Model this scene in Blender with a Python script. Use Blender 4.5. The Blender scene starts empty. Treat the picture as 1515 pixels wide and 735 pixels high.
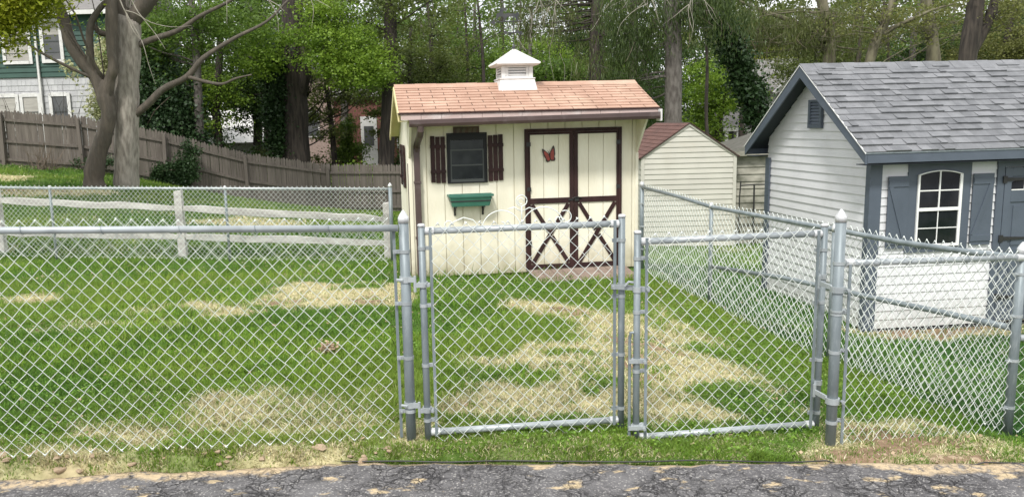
import bpy, math, random
import numpy as np
from mathutils import Vector, Matrix, Euler
R = math.radians
scene = bpy.context.scene
COL = scene.collection
rs = np.random.RandomState(7)

# ------------------------------------------------------------------ helpers
def link(o, parent=None):
    COL.objects.link(o)
    if parent is not None: o.parent = parent
    return o
def tag(o, label=None, cat=None, group=None, kind=None):
    if label: o['label'] = label
    if cat: o['category'] = cat
    if group: o['group'] = group
    if kind: o['kind'] = kind
    return o
def empty(name, loc=(0,0,0), rz=0.0, label=None, cat=None, group=None):
    o = bpy.data.objects.new(name, None)
    o.location = loc; o.rotation_euler = (0,0,rz); o.empty_display_size = .2
    link(o); tag(o, label, cat, group)
    return o
class MB:
    def __init__(s): s.v=[]; s.f=[]
    def add(s, verts, faces):
        n=len(s.v); s.v.extend([tuple(map(float,p)) for p in verts]); s.f.extend([tuple(n+i for i in f) for f in faces]); return s
    def box(s,x0,x1,y0,y1,z0,z1):
        return s.add([(x0,y0,z0),(x1,y0,z0),(x1,y1,z0),(x0,y1,z0),(x0,y0,z1),(x1,y0,z1),(x1,y1,z1),(x0,y1,z1)],
                     [(0,3,2,1),(4,5,6,7),(0,1,5,4),(1,2,6,5),(2,3,7,6),(3,0,4,7)])
    def obox(s, M, sx, sy, sz):
        "box of full size sx,sy,sz centred on matrix M"
        pts=[M@Vector((a*sx/2,b*sy/2,c*sz/2)) for c in(-1,1) for b in(-1,1) for a in(-1,1)]
        return s.add(pts,[(0,2,3,1),(4,5,7,6),(0,1,5,4),(1,3,7,5),(3,2,6,7),(2,0,4,6)])
    def bar(s, p, q, w, t, up=(0,0,1)):
        p=Vector(p); q=Vector(q); d=(q-p); L=d.length; d.normalize(); u=Vector(up)
        a=d.cross(u)
        if a.length<1e-4: a=d.cross(Vector((0,1,0)))
        a.normalize(); b=a.cross(d).normalized()
        M=Matrix((( d.x,a.x,b.x,(p.x+q.x)/2),(d.y,a.y,b.y,(p.y+q.y)/2),(d.z,a.z,b.z,(p.z+q.z)/2),(0,0,0,1)))
        return s.obox(M,L,t,w)
    def prism(s, poly, ax, a0, a1):
        "poly of 2D points extruded along axis ax from a0 to a1 (2D = the other two axes in xyz order)"
        n=len(poly)
        def P(p,a):
            if ax=='x': return (a,p[0],p[1])
            if ax=='y': return (p[0],a,p[1])
            return (p[0],p[1],a)
        vs=[P(p,a0) for p in poly]+[P(p,a1) for p in poly]
        fs=[tuple(range(n-1,-1,-1)),tuple(range(n,2*n))]+[(i,(i+1)%n,n+(i+1)%n,n+i) for i in range(n)]
        return s.add(vs,fs)
    def tube(s, pts, rad, n=8, cap=True):
        pts=[Vector(p) for p in pts]; m=len(pts)
        if not hasattr(rad,'__len__'): rad=[rad]*m
        base=len(s.v); prev=None; fs=[]; vs=[]
        for i,p in enumerate(pts):
            d=(pts[min(i+1,m-1)]-pts[max(i-1,0)])
            if d.length<1e-9: d=Vector((0,0,1))
            d.normalize()
            if prev is None:
                a=d.orthogonal().normalized()
            else:
                a=(prev-d*prev.dot(d)); a.normalize()
            prev=a; b=d.cross(a)
            for k in range(n):
                t=2*math.pi*k/n; vs.append(p+(a*math.cos(t)+b*math.sin(t))*rad[i])
        for i in range(m-1):
            for k in range(n):
                fs.append((i*n+k,i*n+(k+1)%n,(i+1)*n+(k+1)%n,(i+1)*n+k))
        if cap: fs.append(tuple(range(n-1,-1,-1))); fs.append(tuple(range((m-1)*n,m*n)))
        return s.add(vs,fs)
    def build(s, name, mat, parent=None, smooth=False, bevel=0.0, loc=None):
        me=bpy.data.meshes.new(name); me.from_pydata(s.v,[],s.f); me.update()
        me.materials.append(mat)
        if smooth: me.polygons.foreach_set('use_smooth',[True]*len(me.polygons))
        o=bpy.data.objects.new(name,me); link(o,parent)
        if loc: o.location=loc
        if bevel:
            m=o.modifiers.new('bevel','BEVEL'); m.width=bevel; m.segments=2; m.limit_method='ANGLE'; m.angle_limit=R(40)
        return o
def np_mesh(name, V, F, mat, parent=None, tint=None, smooth=False):
    V=np.asarray(V,np.float32); F=np.asarray(F,np.int32); k=F.shape[1]
    me=bpy.data.meshes.new(name)
    me.vertices.add(len(V)); me.vertices.foreach_set('co',V.ravel())
    me.loops.add(F.size); me.loops.foreach_set('vertex_index',F.ravel())
    me.polygons.add(len(F)); me.polygons.foreach_set('loop_start',np.arange(0,F.size,k,dtype=np.int32))
    if tint is not None:
        a=me.color_attributes.new('tint','FLOAT_COLOR','POINT')
        c=np.ones((len(V),4),np.float32); c[:,:3]=tint; a.data.foreach_set('color',c.ravel())
    me.update(); me.validate()
    if smooth: me.polygons.foreach_set('use_smooth',np.ones(len(F),bool))
    me.materials.append(mat)
    o=bpy.data.objects.new(name,me); return link(o,parent)
def copy_tree(o, parent=None):
    c=o.copy(); COL.objects.link(c)
    if parent is not None: c.parent=parent
    for ch in list(o.children): copy_tree(ch,c)
    return c

# ------------------------------------------------------------------ materials
def mat(name, c1, c2=None, rough=.7, metal=0.0, scale=6.0, stretch=(1,1,1), island=0.0, bump=0.0, bscale=None, spec=.5,
        detail=6, stain=None, stain_scale=1.5, stain_amt=.5, coat=0, trans=0.0, contrast=(.35,.65), attr=None, coords='Object', splash=None):
    m=bpy.data.materials.new(name); m.use_nodes=True; nt=m.node_tree; N=nt.nodes; L=nt.links
    for n in list(N): N.remove(n)
    out=N.new('ShaderNodeOutputMaterial'); b=N.new('ShaderNodeBsdfPrincipled')
    tc=N.new('ShaderNodeTexCoord'); mp=N.new('ShaderNodeMapping'); mp.inputs['Scale'].default_value=stretch
    L.new(tc.outputs[coords],mp.inputs['Vector'])
    no=N.new('ShaderNodeTexNoise'); no.inputs['Scale'].default_value=scale; no.inputs['Detail'].default_value=detail
    L.new(mp.outputs[0],no.inputs['Vector'])
    mr=N.new('ShaderNodeMapRange'); mr.inputs[1].default_value=contrast[0]; mr.inputs[2].default_value=contrast[1]
    L.new(no.outputs['Fac'],mr.inputs[0])
    fac=mr.outputs[0]
    if island:
        g=N.new('ShaderNodeNewGeometry'); mx=N.new('ShaderNodeMix'); mx.data_type='FLOAT'; mx.inputs[0].default_value=island
        L.new(fac,mx.inputs[2]); L.new(g.outputs['Random Per Island'],mx.inputs[3]); fac=mx.outputs[0]
    mc=N.new('ShaderNodeMix'); mc.data_type='RGBA'
    mc.inputs[6].default_value=(*c1,1); mc.inputs[7].default_value=(*(c2 or c1),1)
    L.new(fac,mc.inputs[0]); col=mc.outputs[2]
    if attr:
        at=N.new('ShaderNodeAttribute'); at.attribute_name=attr
        mu=N.new('ShaderNodeMix'); mu.data_type='RGBA'; mu.blend_type='MULTIPLY'; mu.inputs[0].default_value=1
        L.new(at.outputs['Color'],mu.inputs[6]); L.new(col,mu.inputs[7]); col=mu.outputs[2]
    if stain:
        n2=N.new('ShaderNodeTexNoise'); n2.inputs['Scale'].default_value=stain_scale; n2.inputs['Detail'].default_value=8
        n2.inputs['Roughness'].default_value=.65
        L.new(mp.outputs[0],n2.inputs['Vector'])
        r2=N.new('ShaderNodeMapRange'); r2.inputs[1].default_value=.52; r2.inputs[2].default_value=.72; r2.inputs[4].default_value=stain_amt
        L.new(n2.outputs['Fac'],r2.inputs[0])
        m2=N.new('ShaderNodeMix'); m2.data_type='RGBA'; L.new(r2.outputs[0],m2.inputs[0]); L.new(col,m2.inputs[6]); m2.inputs[7].default_value=(*stain,1)
        col=m2.outputs[2]
    if splash:
        sx=N.new('ShaderNodeSeparateXYZ'); L.new(tc.outputs['Object'],sx.inputs[0])
        n3=N.new('ShaderNodeTexNoise'); n3.inputs['Scale'].default_value=7; n3.inputs['Detail'].default_value=6; L.new(tc.outputs['Object'],n3.inputs['Vector'])
        ad=N.new('ShaderNodeMath'); ad.operation='MULTIPLY_ADD'; L.new(n3.outputs['Fac'],ad.inputs[0]); ad.inputs[1].default_value=-.55; L.new(sx.outputs[2],ad.inputs[2])
        r3=N.new('ShaderNodeMapRange'); r3.inputs[1].default_value=-.28; r3.inputs[2].default_value=.12; r3.inputs[3].default_value=splash[1]; r3.inputs[4].default_value=0; L.new(ad.outputs[0],r3.inputs[0])
        m3=N.new('ShaderNodeMix'); m3.data_type='RGBA'; L.new(r3.outputs[0],m3.inputs[0]); L.new(col,m3.inputs[6]); m3.inputs[7].default_value=(*splash[0],1); col=m3.outputs[2]
    L.new(col,b.inputs['Base Color'])
    b.inputs['Roughness'].default_value=rough; b.inputs['Metallic'].default_value=metal
    b.inputs['Specular IOR Level'].default_value=spec
    if coat: b.inputs['Coat Weight'].default_value=coat
    if bump:
        bs=N.new('ShaderNodeTexNoise'); bs.inputs['Scale'].default_value=bscale or scale*3; bs.inputs['Detail'].default_value=8
        L.new(mp.outputs[0],bs.inputs['Vector'])
        bu=N.new('ShaderNodeBump'); bu.inputs['Strength'].default_value=min(1,bump); bu.inputs['Distance'].default_value=.01*max(1,bump)
        L.new(bs.outputs['Fac'],bu.inputs['Height']); L.new(bu.outputs[0],b.inputs['Normal'])
    if trans:
        t=N.new('ShaderNodeBsdfTranslucent'); L.new(col,t.inputs['Color'])
        ms=N.new('ShaderNodeMixShader'); ms.inputs[0].default_value=trans
        L.new(b.outputs[0],ms.inputs[1]); L.new(t.outputs[0],ms.inputs[2]); L.new(ms.outputs[0],out.inputs[0])
    else: L.new(b.outputs[0],out.inputs[0])
    return m
def leafmat(name,c1,c2,trans=.45):
    return mat(name,c1,c2,rough=.5,scale=.6,island=.6,trans=trans,spec=.35,detail=2)

M={}
M['cream']=mat('cream_paint',(.80,.765,.63),(.72,.68,.54),rough=.75,scale=3,stretch=(1,1,.35),stain=(.52,.45,.30),stain_scale=2.2,stain_amt=.35,bump=.3,bscale=30,splash=((.33,.29,.18),.75))
M['creamy']=mat('yellow_cream_paint',(.72,.64,.36),(.66,.57,.30),rough=.75,scale=3)
M['brown']=mat('brown_paint',(.042,.018,.017),(.026,.012,.012),rough=.6,spec=.25,scale=5,stretch=(1,1,.4),bump=.3,bscale=40,stain=(.085,.05,.042),stain_amt=.4,stain_scale=6)
M['gutter']=mat('gutter_brown',(.085,.055,.052),(.065,.042,.04),rough=.4,scale=3,stain=(.2,.17,.16),stain_scale=5,stain_amt=.4)
M['pinkfascia']=mat('weathered_fascia',(.56,.44,.40),(.42,.32,.29),rough=.6,scale=4,stretch=(.5,1,1),stain=(.75,.70,.66),stain_scale=4,stain_amt=.8)
M['pinkshingle']=mat('pink_shingle',(.47,.305,.225),(.34,.205,.145),rough=.9,scale=3.2,island=.35,bump=.6,bscale=90,stain=(.60,.46,.34),stain_scale=1.3,stain_amt=.55)
M['greyshingle']=mat('grey_shingle',(.115,.12,.127),(.225,.23,.24),rough=.9,scale=9,island=.6,bump=.8,bscale=120)
M['redshingle']=mat('brown_red_shingle',(.135,.066,.052),(.085,.042,.034),rough=.9,scale=5,island=.4,bump=.6,bscale=60)
M['underlay']=mat('roof_underlay',(.05,.035,.03),rough=.9)
M['ulgrey']=mat('grey_underlay',(.05,.05,.055),rough=.9)
M['white']=mat('white_paint',(.71,.70,.68),(.60,.59,.57),rough=.5,scale=8,stain=(.5,.46,.4),stain_scale=7,stain_amt=.4)
M['whitetrim']=mat('white_vinyl',(.80,.80,.78),rough=.35)
M['vinyl']=mat('light_grey_vinyl',(.66,.665,.68),(.61,.615,.63),rough=.45,scale=2.0,stain=(.48,.48,.47),stain_scale=2,stain_amt=.4,splash=((.36,.36,.32),.5))
M['beigevinyl']=mat('beige_vinyl',(.53,.515,.45),(.47,.455,.40),rough=.5,scale=2,stain=(.42,.39,.31),stain_scale=1.2,stain_amt=.5)
M['slate']=mat('slate_paint',(.085,.105,.135),(.072,.09,.116),rough=.5,scale=4,bump=.15,bscale=60)
M['darkslate']=mat('dark_slate_soffit',(.035,.042,.055),rough=.7)
M['glass']=mat('dark_glass',(.008,.010,.014),(.022,.024,.03),rough=.06,scale=4,spec=.45)
M['oldglass']=mat('dusty_glass',(.012,.016,.018),(.036,.042,.044),rough=.15,spec=.35,scale=5,contrast=(.4,.7))
M['bronzeframe']=mat('dark_window_frame',(.014,.015,.016),rough=.55,spec=.25)
M['greyframe']=mat('grey_sash',(.07,.078,.075),rough=.5,spec=.3)
M['planter']=mat('green_plastic',(.055,.185,.135),(.042,.145,.105),rough=.45,scale=5)
M['iron']=mat('black_iron',(.02,.02,.02),rough=.5)
M['vane']=mat('weathered_dark_metal',(.03,.033,.036),(.06,.06,.06),rough=.6,scale=12)
M['galv']=mat('galvanised_steel',(.225,.262,.275),(.15,.18,.192),rough=.48,metal=.2,scale=9,stretch=(1,1,.25),stain=(.34,.375,.385),stain_scale=26,stain_amt=.6,bump=.1,bscale=60)
M['galvbright']=mat('bright_galvanised_pipe',(.42,.455,.465),(.30,.33,.34),rough=.35,metal=.25,scale=9)
M['wire']=mat('galvanised_wire',(.78,.82,.77),(.60,.64,.61),rough=.4,metal=.1,scale=15)
M['cap']=mat('aluminium_cap',(.62,.63,.63),(.5,.51,.51),rough=.45,metal=.3,scale=30)
M['asphalt']=None
M['oldwood']=mat('grey_brown_picket_wood',(.18,.155,.132),(.10,.084,.072),rough=.9,scale=3,stretch=(6,6,.5),island=.45,bump=.6,bscale=10,stain=(.06,.055,.04),stain_scale=.5,stain_amt=.45)
M['railwood']=mat('silver_split_rail_wood',(.56,.54,.51),(.38,.36,.34),rough=.9,scale=4,stretch=(.6,3,3),bump=.8,bscale=14)
M['rampwood']=mat('worn_plank_wood',(.29,.22,.18),(.20,.15,.12),rough=.85,scale=5,stretch=(1,4,1),island=.3,bump=.5,stain=(.5,.42,.34),stain_amt=.4)
M['weathered']=mat('weathered_clapboard',(.36,.345,.29),(.20,.195,.16),rough=.9,scale=3,stretch=(1,1,2),stain=(.08,.085,.055),stain_scale=3,stain_amt=.7,bump=.5)
M['mossroof']=mat('mossy_roof',(.105,.10,.085),(.07,.072,.055),rough=.95,scale=6,bump=.6)
M['greensiding']=mat('dark_green_siding',(.026,.075,.055),(.020,.058,.043),rough=.6,scale=2)
M['greyshake']=mat('pale_grey_shake',(.50,.50,.50),(.38,.38,.385),rough=.7,scale=5,island=.5)
M['blind']=mat('window_blind',(.42,.40,.36),(.32,.30,.27),rough=.6,scale=2,stretch=(1,1,6))
M['screen']=mat('window_screen',(.07,.075,.078),(.11,.11,.11),rough=.35,scale=2)
M['redbrick']=mat('red_brick',(.20,.085,.065),(.14,.06,.048),rough=.9,scale=12,bump=.4)
M['pinkbrick']=mat('pink_brick',(.38,.29,.25),(.29,.21,.18),rough=.9,scale=10,bump=.4)
M['greyroof']=mat('far_grey_roof',(.20,.19,.18),(.14,.135,.13),rough=.9,scale=5,stretch=(1,1,6))
M['farwhite']=mat('far_white_siding',(.68,.67,.64),(.58,.57,.55),rough=.6,scale=3)
M['bark_pale']=mat('pale_smooth_bark',(.36,.325,.28),(.18,.158,.132),rough=.9,scale=9,stretch=(1.5,1.5,.4),bump=1.3,bscale=12,stain=(.36,.34,.29),stain_scale=3.5,stain_amt=.6,coords='Object')
M['bark_brown']=mat('brown_knotty_bark',(.125,.104,.082),(.052,.044,.035),rough=.9,scale=4,stretch=(2,2,.5),bump=1.6,bscale=9,stain=(.24,.215,.175),stain_scale=4,stain_amt=.45)
M['bark_dark']=mat('dark_furrowed_bark',(.062,.05,.040),(.022,.018,.015),rough=.95,scale=5,stretch=(2.5,2.5,.35),bump=2,bscale=8)
M['bark_grey']=mat('grey_scaly_bark',(.15,.135,.12),(.07,.06,.052),rough=.95,scale=7,stretch=(1.6,1.6,.6),bump=1.6,bscale=14)
M['bark_olive']=mat('olive_mossy_bark',(.17,.155,.10),(.085,.075,.05),rough=.95,scale=4,stretch=(2,2,.5),bump=1.5,bscale=10)
M['twig']=mat('bare_pale_twig',(.36,.33,.28),(.22,.20,.16),rough=.8,scale=4)
M['twigdark']=mat('bare_brown_twig',(.16,.12,.09),(.09,.07,.05),rough=.8,scale=4)
M['l_yellow']=leafmat('yellow_green_leaves',(.42,.43,.035),(.19,.26,.02))
M['l_bright']=leafmat('bright_green_leaves',(.26,.38,.045),(.10,.19,.022))
M['l_mid']=leafmat('mid_green_leaves',(.17,.26,.04),(.055,.115,.02))
M['l_dark']=leafmat('dark_green_leaves',(.07,.13,.025),(.022,.05,.014))
M['l_olive']=leafmat('olive_leaves',(.18,.225,.05),(.06,.085,.024))
M['l_spring']=leafmat('pale_spring_leaves',(.22,.235,.065),(.09,.10,.03))
M['needles']=leafmat('spruce_needles',(.085,.125,.028),(.028,.05,.014),.3)
M['needles_brown']=leafmat('brown_drooping_sprays',(.15,.17,.05),(.06,.08,.024),.35)
M['clover']=leafmat('clover_leaves',(.24,.38,.05),(.10,.22,.03),.3)
M['ivy']=leafmat('ivy_leaves',(.05,.095,.03),(.016,.038,.014),.2)
M['ivyblossom']=leafmat('cream_leaf_clusters',(.62,.60,.38),(.32,.36,.16),.3)
M['drygrass']=mat('dead_grass_blades',(1,1,1),rough=.7,attr='tint',trans=.25)
M['grass']=mat('grass_blades',(1,1,1),(.8,.85,.8),rough=.55,attr='tint',scale=1.2,trans=.4,spec=.3)
M['soil']=mat('lawn_soil',(1,1,1),(.6,.62,.55),rough=1,attr='tint',scale=18,bump=.9,bscale=45,spec=.1)
M['stone']=mat('sandy_stone',(.55,.42,.28),(.34,.25,.17),rough=.95,scale=25,bump=.6,bscale=60)
M['leafclump']=mat('dead_leaf_clump',(.50,.38,.26),(.28,.19,.12),rough=.9,scale=25,island=.5)
M['sign']=mat('dark_wood_plaque',(.05,.03,.022),(.085,.045,.028),rough=.6,scale=12)
M['numeral']=mat('faded_green_numerals',(.075,.08,.05),(.12,.08,.05),rough=.6,scale=30)
M['butterfly']=mat('orange_red_enamel',(.36,.055,.03),(.20,.03,.02),rough=.4,scale=18)
M['butterflydark']=mat('black_brown_enamel',(.03,.017,.012),rough=.4)
M['edging']=mat('black_lawn_edging',(.018,.018,.018),rough=.5)

def asphalt():
    m=bpy.data.materials.new('cracked_asphalt'); m.use_nodes=True; nt=m.node_tree; N=nt.nodes; L=nt.links
    b=N['Principled BSDF']; tc=N.new('ShaderNodeTexCoord')
    def noise(s,d=8,r=.6):
        n=N.new('ShaderNodeTexNoise'); n.inputs['Scale'].default_value=s; n.inputs['Detail'].default_value=d; n.inputs['Roughness'].default_value=r
        L.new(tc.outputs['Object'],n.inputs['Vector']); return n
    def rng(src,a,b_,lo=0,hi=1):
        r=N.new('ShaderNodeMapRange'); r.inputs[1].default_value=a; r.inputs[2].default_value=b_; r.inputs[3].default_value=lo; r.inputs[4].default_value=hi
        L.new(src,r.inputs[0]); return r.outputs[0]
    def mix(f,a,b_):
        x=N.new('ShaderNodeMix'); x.data_type='RGBA'
        L.new(f,x.inputs[0])
        for s,i in((a,6),(b_,7)):
            if isinstance(s,tuple): x.inputs[i].default_value=(*s,1)
            else: L.new(s,x.inputs[i])
        return x.outputs[2]
    n1=noise(30); base=mix(rng(n1.outputs['Fac'],.35,.65),(.072,.069,.071),(.135,.130,.131))
    n0=noise(3.0); base=mix(rng(n0.outputs['Fac'],.4,.65,0,.6),base,(.165,.16,.16))
    # pale grit
    g=noise(85,3,.5); base=mix(rng(g.outputs['Fac'],.57,.66,0,.6),base,(.46,.44,.41))
    # sandy stains
    mp=N.new('ShaderNodeMapping'); mp.inputs['Scale'].default_value=(1,1.6,1); L.new(tc.outputs['Object'],mp.inputs[0])
    s=noise(4.5,6,.6); L.new(mp.outputs[0],s.inputs['Vector'])
    base=mix(rng(s.outputs['Fac'],.60,.65,0,.85),base,(.55,.43,.26))
    # cracks
    w=noise(6,4); ad=N.new('ShaderNodeVectorMath'); ad.operation='MULTIPLY_ADD'
    L.new(w.outputs['Color'],ad.inputs[0]); ad.inputs[1].default_value=(.30,.22,.0); L.new(tc.outputs['Object'],ad.inputs[2])
    crs=[]
    for sc in (11,26):
        v=N.new('ShaderNodeTexVoronoi'); v.feature='DISTANCE_TO_EDGE'; v.inputs['Scale'].default_value=sc; L.new(ad.outputs[0],v.inputs['Vector'])
        crs.append(rng(v.outputs['Distance'],.0,.055 if sc==11 else .08,1 if sc==11 else .6,0))
    mx=N.new('ShaderNodeMath'); mx.operation='MAXIMUM'; L.new(crs[0],mx.inputs[0]); L.new(crs[1],mx.inputs[1])
    gate=rng(noise(3.5,4).outputs['Fac'],.40,.58,.0,1); mm=N.new('ShaderNodeMath'); mm.operation='MULTIPLY'; L.new(mx.outputs[0],mm.inputs[0]); L.new(gate,mm.inputs[1])
    base=mix(mm.outputs[0],base,(.022,.021,.022))
    at=N.new('ShaderNodeAttribute'); at.attribute_name='tint'; n5=noise(22,5)
    ml=N.new('ShaderNodeMath'); ml.operation='MULTIPLY'; L.new(at.outputs['Fac'],ml.inputs[0]); L.new(rng(n5.outputs['Fac'],.35,.62,.15,1.1),ml.inputs[1])
    base=mix(rng(ml.outputs[0],.15,.75),base,(.50,.39,.25))
    L.new(base,b.inputs['Base Color']); b.inputs['Roughness'].default_value=.85; b.inputs['Specular IOR Level'].default_value=.3
    hsub=N.new('ShaderNodeMath'); hsub.operation='SUBTRACT'; L.new(n1.outputs['Fac'],hsub.inputs[0]); L.new(mm.outputs[0],hsub.inputs[1])
    bu=N.new('ShaderNodeBump'); bu.inputs['Strength'].default_value=.9; bu.inputs['Distance'].default_value=.012
    L.new(hsub.outputs[0],bu.inputs['Height']); L.new(bu.outputs[0],b.inputs['Normal'])
    return m
M['asphalt']=asphalt()

# ------------------------------------------------------------------ noise + terrain
class VNoise:
    def __init__(s,seed): s.g=np.random.RandomState(seed).rand(256,256)
    def __call__(s,x,y,sc=1.0):
        x=np.asarray(x)*sc+100.5; y=np.asarray(y)*sc+100.5
        xi=np.floor(x).astype(int); yi=np.floor(y).astype(int); fx=x-xi; fy=y-yi
        fx=fx*fx*(3-2*fx); fy=fy*fy*(3-2*fy); g=s.g
        a=g[xi%256,yi%256]; b=g[(xi+1)%256,yi%256]; c=g[xi%256,(yi+1)%256]; d=g[(xi+1)%256,(yi+1)%256]
        return (a*(1-fx)+b*fx)*(1-fy)+(c*(1-fx)+d*fx)*fy
    def fbm(s,x,y,sc=1.0,o=4):
        t=0;a=1;w=0
        for k in range(o): t=t+a*s(x+k*7.3,y-k*3.1,sc*2**k); w+=a; a*=.55
        return t/w
NZ=VNoise(3); NZ2=VNoise(11)
EDGE=[(-40,4.3),(-8,3.9),(-3.6,3.9),(-2.45,3.92),(-1.6,3.97),(-.7,4.015),(.2,3.965),(1.05,3.915),(1.9,3.86),(2.8,3.81),(4,3.76),(8,3.6),(40,3.4)]
def edge_y(x): return np.interp(x,[e[0] for e in EDGE],[e[1] for e in EDGE])
A=np.array([(-3.4,3.95,.06),(-2.4,4.0,.06),(-1.4,4.1,.04),(-.4,4.2,.03),(.0,4.2,.03),(.85,4.25,.01),(1.0,4.2,-.03),(1.97,4.25,-.04),(2.05,4.13,-.05),(3.34,4.74,-.30),(2.8,4.0,-.06),(3.6,3.95,-.12),(5,3.9,-.15),(9,3.8,-.2),
 (-8,4.2,.05),(-16,4.3,.1),(-30,4.5,.2),(30,4,-.5),
 (1.9,9.7,-.225),(1.1,9.8,-.215),(1.5,9.3,-.205),(-2,6,.0),(0,6,-.02),(1.2,6,-.04),(-4,7,-.05),(-1,8.5,-.12),(1,8.5,-.17),(-.75,9.95,-.19),(1,10.1,-.22),(2.3,10.4,-.2),(2.6,8.55,-.27),(3.0,6.5,-.31),(3.25,5.3,-.29),
 (2,7.5,-.2),(4.4,8.7,-.72),(6,9,-.74),(8,9.2,-.76),(5,7,-.62),(4,6,-.45),(6,5.5,-.4),(9,6,-.5),(4.3,11.5,-.78),
 (-1.1,12.2,-.34),(-3.7,12.5,-.33),(-6.6,12.7,-.27),(-9,12.8,-.22),(-13,12.5,-.05),
 (-5,16,-.25),(-8,17,.0),(-12,18,.25),(-9.3,21.8,.24),(-12,22,.45),(-16,24,.75),
 (-16.9,26.5,.85),(-15.3,26.8,.75),(-12.9,27.3,.5),(-10.4,28,-.08),(-7.8,29,-.92),(-5,30,-1.45),(-2,30.5,-1.52),(2,31,-1.65),(6,32,-1.7),
 (0,20,-.9),(3.5,17,-.95),(6,17,-1.0),(7,22,-1.2),(-20,33,1.0),(-14,33,.4),(-7,36,-1.5),(0,45,-1.9),(17,45,-1.6),(-15,50,-.5),(12,26,-1.4),(25,30,-1.5),(-30,30,1.5),(40,60,-2),(0,75,-2),(-40,60,0)])
def _rbf():
    P=A[:,:2]; D=np.hypot(*(P[:,None]-P[None]).transpose(2,0,1))
    n=len(A); K=np.zeros((n+3,n+3)); K[:n,:n]=-D-np.eye(n)*.02; K[:n,n]=1; K[:n,n+1:]=P; K[n,:n]=1; K[n+1:,:n]=P.T
    return np.linalg.solve(K,np.concatenate([A[:,2],[0,0,0]]))
WR=_rbf()
def terrain(x,y):
    x=np.atleast_1d(np.asarray(x,float)); y=np.atleast_1d(np.asarray(y,float)); sh=x.shape; x=x.ravel(); y=y.ravel()
    xc=np.clip(x,-42,42); yc=np.clip(y,-2,80); out=np.empty(len(x))
    for i in range(0,len(x),20000):
        a=xc[i:i+20000]; b=yc[i:i+20000]
        D=np.hypot(a[:,None]-A[None,:,0],b[:,None]-A[None,:,1])
        out[i:i+20000]=-D@WR[:-3]+WR[-3]+WR[-2]*a+WR[-1]*b
    e=edge_y(x)
    t=np.clip((y-(e-.03))/.10,0,1)
    out=out*t+(-.12)*(1-t)*1.0+0*out
    out=out+ (NZ.fbm(x,y,1.7,3)-.5)*.035*t
    return out.reshape(sh)
def tz(x,y): return float(terrain([x],[y])[0])

STRAW=[([(4.0,8.25),(4.3,8.95),(8.5,9.5),(8.5,8.9),(5.5,8.55)],2.0),
([(-2.2,8.3),(-2.43,9.5),(-1.93,9.8),(-.77,9.5),(-.57,7.95),(-1.34,8.04),(-1.72,7.87)],1.),
([(-3.22,8.42),(-2.96,8.74),(-2.45,8.17),(-1.98,7.81),(-2.2,7.41),(-2.58,7.67)],.85),
([(-5.56,9.33),(-5.11,9.5),(-4.68,8.95),(-5.28,8.8)],.9),
([(-1.58,4.40),(-1.78,4.72),(-1.61,4.97),(-1.33,5.11),(-.86,5.0),(-.6,4.55),(-.5,4.25),(-1.14,4.25)],.72),
([(-2.34,4.22),(-2.3,4.48),(-1.87,4.52),(-1.5,4.40),(-1.7,4.17)],.95),
([(-.05,5.75),(.33,5.85),(.42,6.1),(1.09,6.15),(1.69,6.35),(2.05,5.75),(2.0,5.24),(1.67,4.86),(1.45,4.45),(.81,4.48),(-.19,4.58),(-.1,5.0),(.02,5.05),(.05,5.35)],1.08),
([(.3,8.01),(.5,8.42),(.94,8.04),(1.56,7.66),(1.9,6.86),(1.74,5.93),(.95,6.0),(1.02,6.87),(.65,7.66)],1.05),
([(1.85,8.3),(1.96,7.37),(2.2,6.49),(1.7,6.5)],.9),
([(2.35,4.50),(2.86,4.60),(3.0,4.22),(2.85,4.05),(1.97,4.07),(1.96,4.2)],1.9),
([(2.02,4.88),(2.24,4.92),(2.12,4.54),(1.92,4.56)],.8),
([(-2.9,3.7),(-2.9,4.03),(-1.84,4.06),(-.81,4.10),(-.55,4.09),(-.6,3.7)],1.2),
([(-3.98,7.18),(-4.04,7.6),(-3.21,7.51),(-3.19,7.3),(-3.7,7.06)],.55),
([(-.46,4.40),(-.25,4.43),(-.18,4.2),(-.40,4.12)],2.0),
([(1.82,4.12),(2.05,4.22),(3.0,4.05),(3.3,3.7),(1.8,3.7)],2.0),
([(-3.45,7.76),(-3.61,7.99),(-3.22,8.42),(-2.98,8.16)],.6),
([(-.69,5.04),(-.44,5.15),(-.36,4.76),(-.57,4.66)],.5),
([(-12.5,19.2),(-11.5,20.6),(-9.6,21.4),(-8.8,20.6),(-10.5,19.2)],1.0),
([(-14.2,21),(-14.5,23.5),(-12.6,23.8),(-12.3,22)],.95),
([(-6.0,16.5),(-5.2,18.5),(-3.4,18.4),(-3.8,16.6)],.8)]
ISLETS=[(.27,5.36,.16),(.94,5.8,.13),(1.72,5.05,.24),(.9,5.12,.12),(-1.35,9.35,.22)]
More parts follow.
